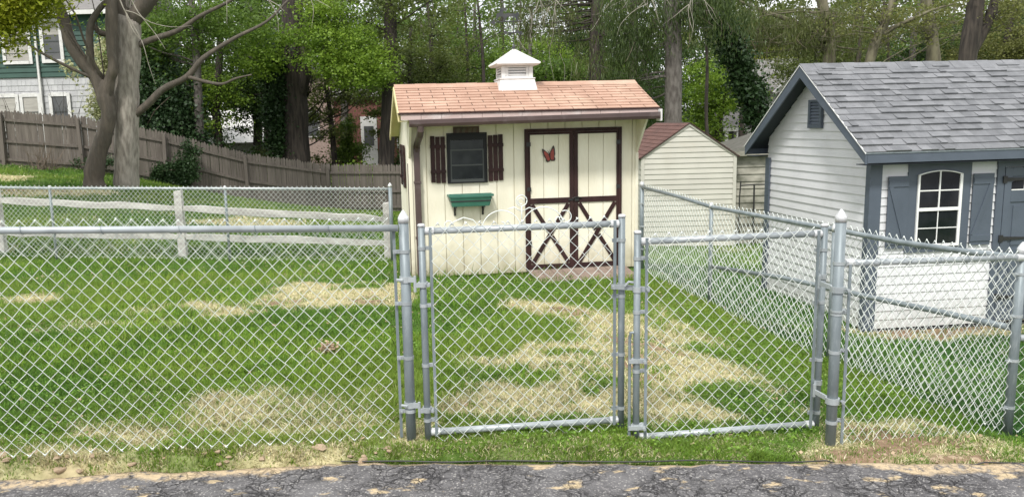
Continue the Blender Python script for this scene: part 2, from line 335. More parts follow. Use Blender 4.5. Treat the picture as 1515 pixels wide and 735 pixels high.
def straw(x,y):
    x=np.asarray(x,float); y=np.asarray(y,float)
    wob=(NZ.fbm(x,y,1.6,4)-.5)
    dx=(NZ2.fbm(x,y,2.6,3)-.5)*.5; dy=(NZ2.fbm(y,x,2.6,3)-.5)*.5
    X=x+dx; Y=y+dy; out=np.zeros_like(x)
    for poly,amp in STRAW:
        P=np.array(poly); c=P.mean(0)
        m=(X>P[:,0].min()-1)&(X<P[:,0].max()+1)&(Y>P[:,1].min()-1)&(Y<P[:,1].max()+1)
        if not m.any(): continue
        xx=X[m]; yy=Y[m]; ins=np.zeros(len(xx),bool); dm=np.full(len(xx),9.)
        for i in range(len(P)):
            a=P[i]; b=P[(i+1)%len(P)]
            cr=((a[1]>yy)!=(b[1]>yy))&(xx<(b[0]-a[0])*(yy-a[1])/(b[1]-a[1]+1e-12)+a[0]); ins^=cr
            ab=b-a; t=np.clip(((xx-a[0])*ab[0]+(yy-a[1])*ab[1])/(ab@ab),0,1)
            dm=np.minimum(dm,np.hypot(xx-a[0]-t*ab[0],yy-a[1]-t*ab[1]))
        sd=np.where(ins,dm,-dm); w=.13
        v=np.clip((sd+w)/(2*w),0,1)*amp
        out[m]=np.maximum(out[m],v)
    for (a,b,r) in ISLETS: out=out*np.clip((np.hypot((X-a)*.7,(Y-b)*1.0)+(NZ2.fbm(x,y,7,3)-.5)*.35-r*.35)/(r*1.1),.12,1)
    out=out*(1+.8*wob)*(.84+.4*NZ.fbm(x,y,6,3))+np.clip(wob-.10,0,1)*1.3*(y<30)
    return np.clip(out,0,1.5)
def dirtiness(x,y): return np.clip(straw(x,y)-1.12,0,.25)/.25*np.clip((NZ2.fbm(x,y,5,3)-.30)*5,0,1)
GREENS=np.array([(.17,.295,.036),(.23,.36,.045),(.33,.42,.08),(.12,.24,.038)])
STRAWS=np.array([(.70,.65,.38),(.60,.54,.30),(.78,.74,.50),(.48,.41,.24)])

def build_ground():
    ys=np.concatenate([np.array([-60,-30,-10,0,2,3,3.5]),np.arange(3.7,11.5,.055),np.arange(11.5,32,.25),np.array([33,35,38,42,48,55,65,80,110,160,260,500,1000])])
    xs=np.concatenate([-np.array([900,400,200,120,80,60,45,36,30]),np.arange(-26,-6,.4),np.arange(-6,5.5,.06),np.arange(5.5,20,.4),np.array([22,26,32,40,50,70,120,200,400,900])])
    X,Y=np.meshgrid(xs,ys); Z=terrain(X,Y)
    fine=(Y>3.8)&(Y<12)&(np.abs(X)<6)
    Z=Z+fine*(NZ2.fbm(X,Y,9,3)-.5)*.025
    V=np.stack([X,Y,Z],-1).reshape(-1,3); nx=len(xs); ny=len(ys)
    i=np.arange(nx-1)[None]+np.arange(ny-1)[:,None]*nx
    F=np.stack([i,i+1,i+1+nx,i+nx],-1).reshape(-1,4)
    s=straw(V[:,0],V[:,1]); d=dirtiness(V[:,0],V[:,1]); s=np.clip(s,0,1)
    g=np.array([.085,.15,.03])*(.7+.6*NZ(V[:,0],V[:,1],3)[:,None]); st=np.array([.52,.46,.27]); di=np.array([.27,.185,.125])
    c=g*(1-s[:,None])+st*s[:,None]; c=c*(1-d[:,None])+di*d[:,None]
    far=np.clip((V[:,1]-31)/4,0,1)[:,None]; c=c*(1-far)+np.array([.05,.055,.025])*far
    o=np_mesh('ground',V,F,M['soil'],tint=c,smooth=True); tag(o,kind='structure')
    # driveway
    xs=np.concatenate([[-60,-30,-12,-8],np.arange(-5,5.01,.04),[8,12,30,60]])
    V=[];F=[];S_=[]
    OFF=[-29,-3,-.9,-.55,-.4,-.32,-.26,-.21,-.17,-.135,-.105,-.08,-.055,-.03,0,.012]
    for k,x in enumerate(xs):
        e=edge_y(x)+ (float(NZ(x,0,6))-.5)*.05+(float(NZ(x,3,22))-.5)*.03+ (float(NZ(x,9,2))-.5)*.03
        left=np.clip((-.55-x)/.5,0,1); right=np.clip((x-1.9)/.3,0,1)
        for o_ in OFF:
            z=-.02 if o_<-.01 else (-.026 if o_<.01 else -.10)
            V.append((x,e+o_,z))
            reach=.035+.13*left*np.clip(.3+float(NZ2.fbm(x,o_,2,2)),0,1.3)+.20*right*np.clip(.2+float(NZ2.fbm(x,3,2,2)),0,1)
            n_=float(NZ.fbm(x,o_*1.3,7,3)); S_.append(np.clip((reach*(.5+n_)+o_)/(reach*.5),0,1)*(1 if o_>-1 else 0))
    n=len(xs); m_=len(OFF)
    for k in range(n-1):
        for j in range(m_-1): F.append((m_*k+j,m_*k+m_+j,m_*k+m_+1+j,m_*k+1+j))
    S_=np.array(S_)[:,None]*np.ones(3)
    o=np_mesh('driveway',np.array(V),np.array(F),M['asphalt'],tint=S_); tag(o,kind='structure')
build_ground()

# shed footprints to keep grass out of
SY=dict(o=(-.6987,10.0484,-.1904),a=.136,W=2.97,D=1.9)
SG=dict(o=(4.515,8.8813,-.6985),a=.1135,W=4.2,D=2.373)
def inside(S,x,y,m=0):
    dx=x-S['o'][0]; dy=y-S['o'][1]; c=math.cos(S['a']); s=math.sin(S['a'])
    u=dx*c+dy*s; v=-dx*s+dy*c
    return (u>-m)&(u<S['W']+m)&(v>-m)&(v<S['D']+m)

def build_grass():
    def region(n,x0,x1,y0,y1): return rs.uniform(x0,x1,n),rs.uniform(y0,y1,n)
    parts=[]
    # density falls with distance: sample y with higher density near
    def wedge(n,y0,y1,p=1.6,xl=-.66,xr=.76,extra=.4):
        t=rs.rand(n); y=(y0**(-p)+(y1**(-p)-y0**(-p))*t)**(-1/p)
        x=y*rs.uniform(xl,xr,n)*1.0+rs.uniform(-extra,extra,n); return x,y
    x1,y1=wedge(680000,3.85,13.5,1.1)
    x2,y2=wedge(90000,13,29,.8,-.66,.05)
    for (x,y,hs,ws) in ((x1,y1,1.,1.),(x2,y2,1.5,2.6)):
        e=edge_y(x)+(NZ(x,0*x,5)-.5)*.10+(NZ(x,0*x+4,19)-.5)*.05
        k=(y>e+.015)&~inside(dict(o=(1.33,9.78),a=.136,W=1.40,D=.66),x,y)&~inside(SY,x,y,.0)&~inside(SG,x,y,.0)
        # ramp footprint
        x=x[k]; y=y[k]; s=straw(x,y); d=dirtiness(x,y); s=np.maximum(s,.34*((y<edge_y(x)+.42)&(y<5))*(NZ.fbm(x,y,4,3)>.42))
        r=rs.rand(len(x)); isdead=r<(np.clip(s*1.08,0,1)*.86+.035-.5*(s>1.2))
        keep=rs.rand(len(x))>d*.88
        x=x[keep];y=y[keep];s=s[keep];isdead=isdead[keep]
        n=len(x); z=terrain(x,y)-.006
        lush=NZ.fbm(x,y,.9,3)+.35*(NZ2.fbm(x,y,3.2,2)-.5)
        tuft=np.clip((NZ.fbm(x,y,13,2)-.5)*2.4,-1,1); strip=(y<edge_y(x)+.42)&(y<5)
        h=(.028+.042*np.clip(lush-.2,0,1))*rs.uniform(.45,1.45,n)*hs*(1+.55*tuft)*np.where(strip,.75,1)
        h=np.where(isdead,h*.62,h*(1-.35*np.clip(s,0,1)))
        nearsh=inside(SY,x,y,.12)&(rs.rand(n)<.5); h=np.where(nearsh,h*rs.uniform(1.2,3.0,n),h)
        w=rs.uniform(.0019,.0036,n)*ws*(1+.09*np.clip(y-4,0,9))
        az=rs.uniform(0,2*np.pi,n); lean=rs.uniform(.1,.9,n)*h*np.where(isdead,1.8,1.0); ld=rs.uniform(0,2*np.pi,n)
        cx,sx=np.cos(az)*w,np.sin(az)*w; lx,ly=np.cos(ld)*lean,np.sin(ld)*lean
        b0=np.stack([x-cx,y-sx,z],-1); b1=np.stack([x+cx,y+sx,z],-1)
        m0=np.stack([x-cx*.7+lx*.35,y-sx*.7+ly*.35,z+h*.6],-1); m1=np.stack([x+cx*.7+lx*.35,y+sx*.7+ly*.35,z+h*.6],-1)
        tp=np.stack([x+lx,y+ly,z+h],-1)
        V=np.stack([b0,b1,m1,m0,tp,tp],1)  # quad + tri as degenerate-free: use two quads (tip slightly split)
        V[:,5,:2]+=np.stack([cx,sx],-1)*.25; V[:,4,:2]-=np.stack([cx,sx],-1)*.25
        gi=np.clip((lush-.28)*5+rs.normal(0,.9,n),0,3).astype(int)
        gc=GREENS[np.array([3,0,1,2])[gi]]*rs.uniform(.5,1.5,(n,1))*(1-.22*tuft[:,None])
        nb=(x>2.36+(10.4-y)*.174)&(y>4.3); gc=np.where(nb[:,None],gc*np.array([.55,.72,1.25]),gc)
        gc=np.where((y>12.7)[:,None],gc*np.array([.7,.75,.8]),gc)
        yel=(np.clip(NZ2.fbm(x,y,.55,3)-.45,0,.3)*2.2*(~nb)+.35*strip)[:,None]; gc=gc*(1-yel)+np.array([.27,.36,.06])*yel
        sc=STRAWS[rs.randint(0,4,n)]*rs.uniform(.55,1.2,(n,1))
        parts.append((V,isdead,gc,sc))
    for name,sel in (('grass',False),('dry_grass',True)):
        VV=[];CC=[]
        for V,dd,gc,sc in parts:
            k=dd==sel; VV.append(V[k]); c=(sc if sel else gc)[k]; CC.append(np.repeat(c[:,None],6,1))
        V=np.concatenate(VV); C_=np.concatenate(CC); n=len(V)
        b=np.arange(n)[:,None]*6
        F=np.concatenate([b+np.array([0,1,2,3]),b+np.array([3,2,5,4])],0)
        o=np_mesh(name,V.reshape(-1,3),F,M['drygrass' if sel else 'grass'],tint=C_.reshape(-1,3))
        tag(o,'short dead straw coloured grass in patches across the lawn' if sel else 'short green lawn grass growing around the sheds and under the fences','dead grass' if sel else 'grass',kind='stuff')
build_grass()

# ------------------------------------------------------------------ building helpers
def shingles(mb, u0,u1, s_len, course, tabw, rnd=False, seed=1, gap=.004, thick=.008, lift=.0):
    """shingle courses laid on a plane: local x=u along the ridge, local y = up the slope, z = normal"""
    r=random.Random(seed); n=int(math.ceil(s_len/course)); course=s_len/n
    for k in range(n):
        y0=k*course; y1=min(s_len,(k+1)*course+ (0 if k==n-1 else .012)); off=(k%2)*tabw/2
        u=u0-off
        if rnd: u=u0-r.random()*tabw
        while u<u1:
            w=tabw*(r.choice((.45,.7,1,1.25)) if rnd else 1)
            a=max(u,u0); b=min(u+w-gap,u1)
            if b-a>.01:
                t=thick*(r.choice((.75,1.0,1.9)) if rnd else r.uniform(.92,1.08))
                jy=r.uniform(-.003,.003)
                ya=y0+(jy if k else 0)
                mb.add([(a,ya,.002),(b,ya,.002),(b,y1,.0015),(a,y1,.0015),(a,ya,t+.004),(b,ya,t+.004),(b,y1,.0035),(a,y1,.0035)],
                       [(0,3,2,1),(4,5,6,7),(0,1,5,4),(1,2,6,5),(2,3,7,6),(3,0,4,7)])
            u+=w
def place_on(mb, origin, ex, ey, ez):
    ex=Vector(ex);ey=Vector(ey);ez=Vector(ez);o=Vector(origin)
    mb.v=[tuple(o+ex*p[0]+ey*p[1]+ez*p[2]) for p in mb.v]; return mb
def lap(mb, spans, z0, z1, course, plane, sgn, depth=.014, double=False):
    """horizontal lap siding. spans(za,zb)-> list of ((a0,a1) at za,(b0,b1) at zb). plane 'x' => wall in yz plane at x=plane value"""
    z=z0; k=0
    while z<z1-1e-4:
        zt=min(z+course,z1)
        for (a0,a1),(b0,b1) in spans(z,zt):
            if a1-a0<.005: continue
            p=[(a0,z),(a1,z),(b1,zt),(b0,zt)]
            ax,pos=plane
            def P(q,off):
                return (pos+sgn*off,q[0],q[1]) if ax=='x' else (q[0],pos+sgn*off,q[1])
            d0=depth; d1=.002
            vs=[P(p[0],0),P(p[1],0),P(p[1],d0),P(p[0],d0),P(p[2],0),P(p[3],0),P(p[2],d1),P(p[3],d1)]
            # 0,1 back bottom;2,3 front bottom;4,5 back top;6,7 front top
            mb.add(vs,[(0,1,2,3),(3,2,6,7),(7,6,4,5),(0,3,7,5),(1,4,6,2),(0,5,4,1)])
        z=zt;k+=1
    return mb

# ------------------------------------------------------------------ cream shed
def cream_shed():
    W=SY['W']; D=SY['D']; T=empty('garden_shed',SY['o'],SY['a'],'cream wooden shed with pink shingle roof, brown double doors and a white cupola','shed')
    zr=2.425; vr=.447; fs=.404
    def roofz(v): return zr-abs(v-vr)*fs
    # walls: front plank panelling with grooves
    w=MB()
    pitch=.2235; u=0.0; segs=[]
    g0=.664-pitch*3
    edges=[0]+[g0+pitch*i for i in range(0,15) if 0.03<g0+pitch*i<W-.03]+[W]
    for i in range(len(edges)-1):
        a=edges[i]+(.005 if i else 0); b=edges[i+1]-(.005 if i<len(edges)-2 else 0)
        w.box(a,b,-.016,0,.0,roofz(0)-.012)
    w.box(0.004,W-.004,0,.05,0,roofz(0)-.014)
    # side walls with forward wing under the eave and plank grooves
    for side,x0,x1 in (('l',-.002,.016),('r',W-.016,W+.002)):
        n=9; e=[D*i/n for i in range(n+1)]
        for i in range(n):
            a=e[i]+(.004 if i else .0); b=e[i+1]-(.004 if i<n-1 else 0)
            pts=[(a,0),(b,0),(b,roofz(b)-.03)]+([(vr,roofz(vr)-.03)] if a<vr<b else [])+[(a,roofz(a)-.03)]
            w.prism(pts,'x',x0,x1)
        w.prism([(0.05,0),(D-.01,0),(D-.01,roofz(D)-.05),(vr,roofz(vr)-.05),(.05,roofz(0.05)-.05)],'x',min(x0,x1)+(.012 if side=='l' else -.02)+.001,max(x0,x1)+(.012 if side=='l' else -.02))
    w.box(0,W,D-.02,D,0,roofz(D)-.03)
    w.build('wall',M['cream'],T,bevel=.002)
    for x0,x1 in ((-.004,.022),(W-.022,W+.004)):
        wg=MB(); wg.prism([(-.018,1.50),(-.018,roofz(-.02)-.03),(-.40,roofz(-.40)-.03),(-.385,roofz(-.4)-.16)],'x',x0,x1)
        wg.build('eave_wing',M['cream'],T)
    tr=MB(); tr.box(-.012,.035,-.032,-.017,0,1.95); tr.build('corner_trim',M['cream'],T,bevel=.002); tr=MB(); tr.box(W-.03,W+.012,-.03,-.017,0,1.5); tr.build('corner_trim',M['cream'],T,bevel=.002)
    ss=MB(); ss.box(-.020,-.005,-.030,.012,.05,1.45); o=ss.build('corner_strip',M['gutter'],T)
    # roof
    o_=.127; x0=-o_; x1=W+o_
    r=MB()
    r.prism([(-.43,roofz(-.43)-.03),(vr,zr-.03),(1.985,roofz(1.985)-.03),(1.985,roofz(1.985)-.008),(vr,zr-.006),(-.43,roofz(-.43)-.008)],'x',x0+.004,x1-.004)
    rf=r.build('roof',M['underlay'],T)
    sl=math.hypot(vr+.44,(vr+.44)*fs); sn=math.atan(fs)
    s1=MB(); shingles(s1,x0,x1,sl,.104,.305,seed=4,gap=.009,thick=.010); place_on(s1,(0,-.44,roofz(-.44)-.004),(1,0,0),(0,math.cos(sn),math.sin(sn)),(0,-math.sin(sn),math.cos(sn)))
    sb=math.hypot(2.0-vr,(2.0-vr)*fs); s2=MB(); shingles(s2,x0,x1,sb,.128,.305,seed=5,gap=.009,thick=.010); place_on(s2,(0,2.0,roofz(2.0)-.004),(1,0,0),(0,-math.cos(sn),math.sin(sn)),(0,math.sin(sn),math.cos(sn)))
    s1.add(s2.v,s2.f)
    for i in range(12):   # ridge caps
        a=x0+(x1-x0)*i/12; b=a+(x1-x0)/12+.01; b=min(b,x1)
        s1.prism([(vr-.12,roofz(vr-.12)+.008),(vr,zr+.010+.003*(i%2)),(vr+.12,roofz(vr+.12)+.008),(vr+.12,roofz(vr+.12)+.014),(vr,zr+.020+.003*(i%2)),(vr-.12,roofz(vr-.12)+.014)],'x',a,b-.004)
    s1.build('shingles',M['pinkshingle'],rf)
    # rake boards (gold-cream, behind ridge too) and soffits
    for xa,xb in ((x0-.012,x0+.006),(x1-.006,x1+.012)):
        rb=MB(); rb.prism([(-.42,roofz(-.42)-.10),(vr,zr-.105),(1.98,roofz(1.98)-.10),(1.98,roofz(1.98)-.012),(vr,zr-.012),(-.42,roofz(-.42)-.012)],'x',xa,xb)
        rb.build('rake_board',M['creamy'],T)
    rb=MB(); rb.prism([(-.02,roofz(-.02)-.034),(vr,zr-.034),(1.98,roofz(1.98)-.034),(1.98,roofz(1.98)-.044),(vr,zr-.044),(-.02,roofz(-.02)-.044)],'x',x0+.007,-.003)
    rb.build('rake_soffit',M['creamy'],T); rb=MB(); rb.prism([(-.02,roofz(-.02)-.034),(vr,zr-.034),(1.98,roofz(1.98)-.034),(1.98,roofz(1.98)-.044),(vr,zr-.044),(-.02,roofz(-.02)-.044)],'x',W+.003,x1-.007)
    rb.build('rake_soffit',M['creamy'],T)
    so=MB(); so.box(x0+.01,x1-.01,-.425,-.018,1.965,1.975); so.build('soffit',M['creamy'],T)
    fa=MB(); fz=roofz(-.43)
    n=13
    for i in range(n):
        a=x0+.02+(x1-x0-.04)*i/n; b=x0+.02+(x1-x0-.04)*(i+1)/n-.004
        fa.box(a,b,-.449,-.430,1.985,fz-.022)
    fa.build('fascia',M['pinkfascia'],T)
    de=MB(); de.box(x0-.014,x1+.014,-.462,-.428,fz-.021,fz-.004); de.build('drip_edge',M['brown'],T)
    # gutter: slightly sloping, K profile
    g=MB(); ga=Vector((-.01,0,1.985)); gb=Vector((W+.10,0,2.012))
    prof=[(-.452,.0),(-.452,-.075),(-.475,-.085),(-.525,-.085),(-.54,-.05),(-.54,-.0),(-.53,0),(-.53,-.045),(-.518,-.076),(-.478,-.076),(-.461,-.068),(-.461,0)]
    vs=[(p.x,q[0],p.z+q[1]) for p in (ga,gb) for q in prof]; m=len(prof)
    g.add(vs,[(i,(i+1)%m,m+(i+1)%m,m+i) for i in range(m)]+[tuple(range(m-1,-1,-1)),tuple(range(m,2*m))])
    for xx in (ga,gb): g.box(xx.x-.004,xx.x+.004,-.54,-.452,xx.z-.085,xx.z)
    g.build('gutter',M['gutter'],T,bevel=.002)
    ec=MB(); ec.box(W+.104,W+.135,-.52,-.40,1.90,2.045); ec.build('gutter_end_block',M['white'],T,bevel=.003)
    # downspout
    dp=MB(); pts=[(.12,-.495,1.905),(.12,-.49,1.86),(.115,-.42,1.80),(.105,-.20,1.72),(.10,-.09,1.67),(.098,-.065,1.60),(.095,-.065,.02)]
    dp.tube(pts[:6],.042,10); 
    dp.box(.058,.132,-.10,-.035,.02,1.63)
    for z in (.5,1.2): dp.box(.050,.14,-.106,-.018,z,z+.03)
    dp.build('downspout',M['gutter'],T,bevel=.003)
    # window + frame
    wf=MB(); a,b,c,d=.492,.975,1.20,1.797; y=-.017
    wf.box(a-.014,a,y-.03,y,c-.016,d+.016); wf.box(b,b+.014,y-.03,y,c-.016,d+.016); wf.box(a,b,y-.03,y,d,d+.016); wf.box(a,b,y-.03,y,c-.016,c)
    wi=wf.build('window',M['bronzeframe'],T,bevel=.002)
    sf=MB()
    sf.box(a+.001,a+.028,y-.024,y,c+.001,d-.001); sf.box(b-.028,b-.001,y-.024,y,c+.001,d-.001); sf.box(a+.028,b-.028,y-.024,y,d-.075,d-.001); sf.build('frame',M['bronzeframe'],wi)
    sr=MB()
    sr.box(a+.0285,b-.0285,y-.022,y,c+.001,c+.035)
    for z in (1.41,1.60): sr.box(a+.0285,b-.0285,y-.020,y-.004,z-.009,z+.009)
    sr.box(a+.0285,a+.045,y-.019,y-.004,c+.036,1.59); sr.box(b-.045,b-.0285,y-.019,y-.004,c+.036,1.59)
    sr.build('sash_rail',M['greyframe'],wi)
    gl=MB(); gl.box(a+.029,b-.029,y-.010,y-.002,c+.036,d-.076); gl.build('pane',M['oldglass'],wi)
    # shutters
    def shutter(x0_,x1_,parent,rot=None):
        s=MB(); n=3; wv=(x1_-x0_)/n; rr=random.Random(int(x0_*100))
        for i in range(n):
            xa=x0_+i*wv+.005; xb=x0_+(i+1)*wv-.005; dz=rr.uniform(-.008,.008)
            s.box(xa,xb,-.036,-.020,1.20+dz,1.778+dz)
            s.prism([(xa-.006,1.318),(xb+.006,1.318),(xb+.006,1.352),(xb-.006,1.368),(xa+.006,1.368),(xa-.006,1.352)],'y',-.047,-.0365)
            s.prism([(xa-.006,1.635),(xa+.006,1.622),(xb-.006,1.622),(xb+.006,1.635),(xb+.006,1.672),(xa-.006,1.672)],'y',-.047,-.0365)
        return s
    shutter(.268,.462,T).build('shutter',M['brown'],T,bevel=.002)
    shutter(1.000,1.198,T).build('shutter',M['brown'],T,bevel=.002)
    # side shutters (on left wall)
    for ya,yb in ((.55,.75),(1.2,1.4)):
        s=MB()
        for i in range(3):
            w3=(yb-ya)/3; s.box(-.028,-.012,ya+i*w3+.005,ya+(i+1)*w3-.005,1.10,1.66)
        s.box(-.040,-.0285,ya,yb,1.2,1.24); s.box(-.040,-.0285,ya,yb,1.54,1.58)
        s.build('shutter',M['brown'],T,bevel=.002)
    s=MB(); s.box(-.02,-.004,.752,1.198,1.10,1.66); s.build('side_window',M['oldglass'],T)
    # door pair
    fr=MB(); y0=-.050; yb=-.0165
    L,Rr,B,Tp=1.474,2.750,.032,1.838; mid=(L+Rr)/2
    dfr=MB(); dfr.box(L-.0,L+.045,y0,yb,B,Tp); dfr.box(Rr-.045,Rr,y0,yb,B,Tp); dfr.box(L+.045,Rr-.045,y0,yb,Tp-.045,Tp); dfr.build('door_frame',M['brown'],T,bevel=.002)
    for (da,db,flip) in ((L+.048,mid-.003,0),(mid+.003,Rr-.048,1)):
        bd=MB(); n=3
        for i in range(n):
            xa=da+(db-da)*i/n+(.004 if i else 0); xb=da+(db-da)*(i+1)/n-(.004 if i<n-1 else 0)
            bd.box(xa,xb,-.030,-.0168,B+.012,Tp-.05)
        dr=bd.build('door',M['cream'],T)
        st=MB(); yf=-.046; yk=-.0305; sw=.052
        il=.02 if flip==0 else sw; ir=sw if flip==0 else .02
        st.box(da,da+il,yf,yk,B+.005,Tp-.047); st.box(db-ir,db,yf,yk,B+.005,Tp-.047)
        st.box(da+il,db-ir,yf,yk,B+.005,B+.062); st.box(da+il,db-ir,yf,yk,Tp-.075,Tp-.047)
        st.box(da+il,db-ir,yf,yk,.885,.955)
        def clipbar(p,q):
            st.bar((p[0],-.0395,p[1]),(q[0],-.0395,q[1]),.052,.016,up=(0,0,1))
        za,zb=B+.075,.873
        xa_,xb_=da+il+.018,db-ir-.018
        st.bar((xa_,-.0385,za),(xb_,-.0385,zb),.050,.015,up=(0,0,1))
        cx=(xa_+xb_)/2; cz=(za+zb)/2; dx=(xb_-xa_); dz=(zb-za); k=.035/dz*1.0
        st.bar((xa_,-.0392,zb),(cx-dx*.045,-.0392,cz+dz*.045),.050,.015); st.bar((cx+dx*.045,-.0392,cz-dz*.045),(xb_,-.0392,za),.050,.015)
        st.build('door_trim',M['brown'],dr,bevel=.0015)
    # fix orientation of latch
    lt=MB(); lt.box(mid-.075,mid-.012,-.056,-.047,.915,.935); lt.box(mid+.006,mid+.06,-.060,-.047,.905,.945); lt.tube([(mid-.03,-.065,.94),(mid+.01,-.072,.955),(mid+.06,-.065,.955),(mid+.10,-.055,.945)],.007,6); lt.build('latch',M['iron'],T)
    hg=MB()
    for xx in (L+.02,Rr-.075):
        for z in (.35,1.05,1.62): hg.box(xx,xx+.055,-.055,-.0505,z,z+.05)
    hg.build('hinge',M['iron'],T)
    # cupola
    cu=MB(); cx,cv=1.45,.447
    def fr4(z,hw): return [(cx-hw,cv-hw,z),(cx+hw,cv-hw,z),(cx+hw,cv+hw,z),(cx-hw,cv+hw,z)]
    def frust(mb,z0,h0,z1,h1):
        mb.add(fr4(z0,h0)+fr4(z1,h1),[(3,2,1,0),(4,5,6,7),(0,1,5,4),(1,2,6,5),(2,3,7,6),(3,0,4,7)])
    cu.v.clear()
    # flared base cut to the roof: extend down
    frust(cu,roofz(cv-.26)-.03,.262,2.475,.222); frust(cu,2.475,.232,2.49,.232)
    # body: corner posts and top/bottom rails, louvres
    cu.box(cx-.205,cx-.155,cv-.205,cv-.155,2.49,2.645);cu.box(cx+.155,cx+.205,cv-.205,cv-.155,2.49,2.645);cu.box(cx-.205,cx-.155,cv+.155,cv+.205,2.49,2.645);cu.box(cx+.155,cx+.205,cv+.155,cv+.205,2.49,2.645)
    for s_ in (-1,1):
        for (z0,z1) in ((2.49,2.518),(2.622,2.645)):
            ya=cv+s_*.200; yb2=cv+s_*.165
            cu.box(cx-.154,cx+.154,min(ya,yb2),max(ya,yb2),z0,z1); cu.box(cx+min(s_*.2,s_*.165),cx+max(s_*.2,s_*.165),cv-.154,cv+.154,z0,z1)
        cu.box(cx-.154,cx-.115,cv+min(s_*.198,s_*.17),cv+max(s_*.198,s_*.17),2.519,2.621); cu.box(cx+.115,cx+.154,cv+min(s_*.198,s_*.17),cv+max(s_*.198,s_*.17),2.519,2.621)
    c_o=cu.build('cupola',M['white'],T,bevel=.003)
    lv=MB()
    for s_ in (-1,1):
        for k in range(3):
            z=2.523+k*.034
            lv.add([(cx-.114,cv+s_*.195,z),(cx+.114,cv+s_*.195,z),(cx+.114,cv+s_*.165,z+.026),(cx-.114,cv+s_*.165,z+.026),(cx-.114,cv+s_*.195,z+.014),(cx+.114,cv+s_*.195,z+.014),(cx+.114,cv+s_*.165,z+.034),(cx-.114,cv+s_*.165,z+.034)],[(0,3,2,1),(4,5,6,7),(0,1,5,4),(1,2,6,5),(2,3,7,6),(3,0,4,7)])
            lv.add([(cx+s_*.195,cv-.153,z),(cx+s_*.195,cv+.153,z),(cx+s_*.165,cv+.153,z+.026),(cx+s_*.165,cv-.153,z+.026),(cx+s_*.195,cv-.153,z+.014),(cx+s_*.195,cv+.153,z+.014),(cx+s_*.165,cv+.153,z+.034),(cx+s_*.165,cv-.153,z+.034)],[(0,3,2,1),(4,5,6,7),(0,1,5,4),(1,2,6,5),(2,3,7,6),(3,0,4,7)])
    lv.build('louvre',M['white'],c_o)
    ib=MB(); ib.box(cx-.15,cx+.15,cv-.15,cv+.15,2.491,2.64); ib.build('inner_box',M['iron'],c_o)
    cr=MB(); frust(cr,2.646,.262,2.664,.288); frust(cr,2.664,.288,2.672,.288); cr.add(fr4(2.672,.288)+[(cx,cv,2.865)],[(3,2,1,0),(0,1,4),(1,2,4),(2,3,4),(3,0,4)])
    for sx in(-1,1):
        for sy in(-1,1): cr.tube([(cx+sx*.288,cv+sy*.288,2.674),(cx,cv,2.868)],.008,6)
    cr.build('cupola_roof',M['white'],c_o)
    # weathervane
    wv=MB(); wv.tube([(cx,cv,2.85),(cx,cv,3.33)],.006,6)
    wv.tube([(cx,cv,2.87),(cx,cv,2.90),(cx,cv,2.93)],[.02,.024,.006],8)
    zc=3.075
    wv.tube([(cx-.11,cv-.02,zc),(cx+.10,cv+.02,zc)],.007,6); wv.tube([(cx+.03,cv-.11,zc),(cx-.03,cv+.11,zc)],.007,6)
    for (dx,dy) in ((-.11,-.02),(.10,.02),(.03,-.11),(-.03,.11)): wv.box(cx+dx-.018,cx+dx+.018,cv+dy-.003,cv+dy+.003,zc-.02,zc+.02)
    # flat running-horse silhouette on an arrow bar
    wv.tube([(cx-.26,cv-.03,3.205),(cx+.12,cv+.015,3.225)],.007,6)
    def sil(pts,x_,z_,s_): wv.prism([(x_+p[0]*s_,z_+p[1]*s_) for p in pts],'y',cv-.004,cv+.004)
    sil([(-.1,.30),(-.02,.42),(.05,.40),(.12,.62),(.22,.66),(.20,.74),(.28,.66),(.42,.58),(.40,.50),(.27,.50),(.24,.36),(.50,.40),(.85,.36),(.95,.46),(1.05,.30),(.95,.22),(1.0,.08),(.92,.0),(.88,.14),(.75,.24),(.45,.22),(.35,.05),(.22,0),(.28,.12),(.22,.24),(.05,.22),(-.05,.10),(-.18,.14),(-.06,.2)],cx-.20,3.215,.27)
    wv.prism([(cx-.32,3.20),(cx-.25,3.245),(cx-.25,3.165)],'y',cv-.033,cv-.027)
    wv.build('weathervane',M['vane'],c_o)
    return T
SHED=cream_shed()
def onY(u,v,z):
    c=math.cos(SY['a']); s=math.sin(SY['a']); o=SY['o']; return (o[0]+u*c-v*s,o[1]+u*s+v*c,o[2]+z)
# ornament things on the cream shed
b=empty('butterfly_ornament',onY(1.793,-.036,1.505),SY['a'],'small orange and black metal butterfly hung on the left shed door','ornament')
def wing(pts,mb,y0,y1): mb.prism(pts,'y',y0,y1)
rotp=lambda P,a,s=1.0:[((p[0]*math.cos(a)-p[1]*math.sin(a))*s,(p[0]*math.sin(a)+p[1]*math.cos(a))*s) for p in P]
UW=[(0,-.01),(.012,-.05),(.035,-.075),(.075,-.07),(.085,-.045),(.07,-.015),(.075,.02),(.062,.085),(.045,.125),(.028,.11),(.006,.04)]
k=MB(); wing(rotp(UW,-.12),k,-.008,-.004); k.build('wing',M['butterflydark'],b)
IW=[(.008,-.01),(.020,-.045),(.04,-.06),(.062,-.052),(.06,-.01),(.055,.04),(.042,.085),(.026,.07),(.012,.03)]
k=MB(); wing(rotp(IW,-.12),k,-.012,-.0085); k.build('wing_patch',M['butterfly'],b)
LW=[(-x,z) for x,z in UW]; LI=[(-x,z) for x,z in IW]
k=MB(); wing(rotp(LW,.55,.95),k,-.014,-.010); k.build('wing',M['butterflydark'],b)
k=MB(); wing(rotp(LI,.55,.95),k,-.018,-.0145); k.build('wing_patch',M['butterfly'],b)
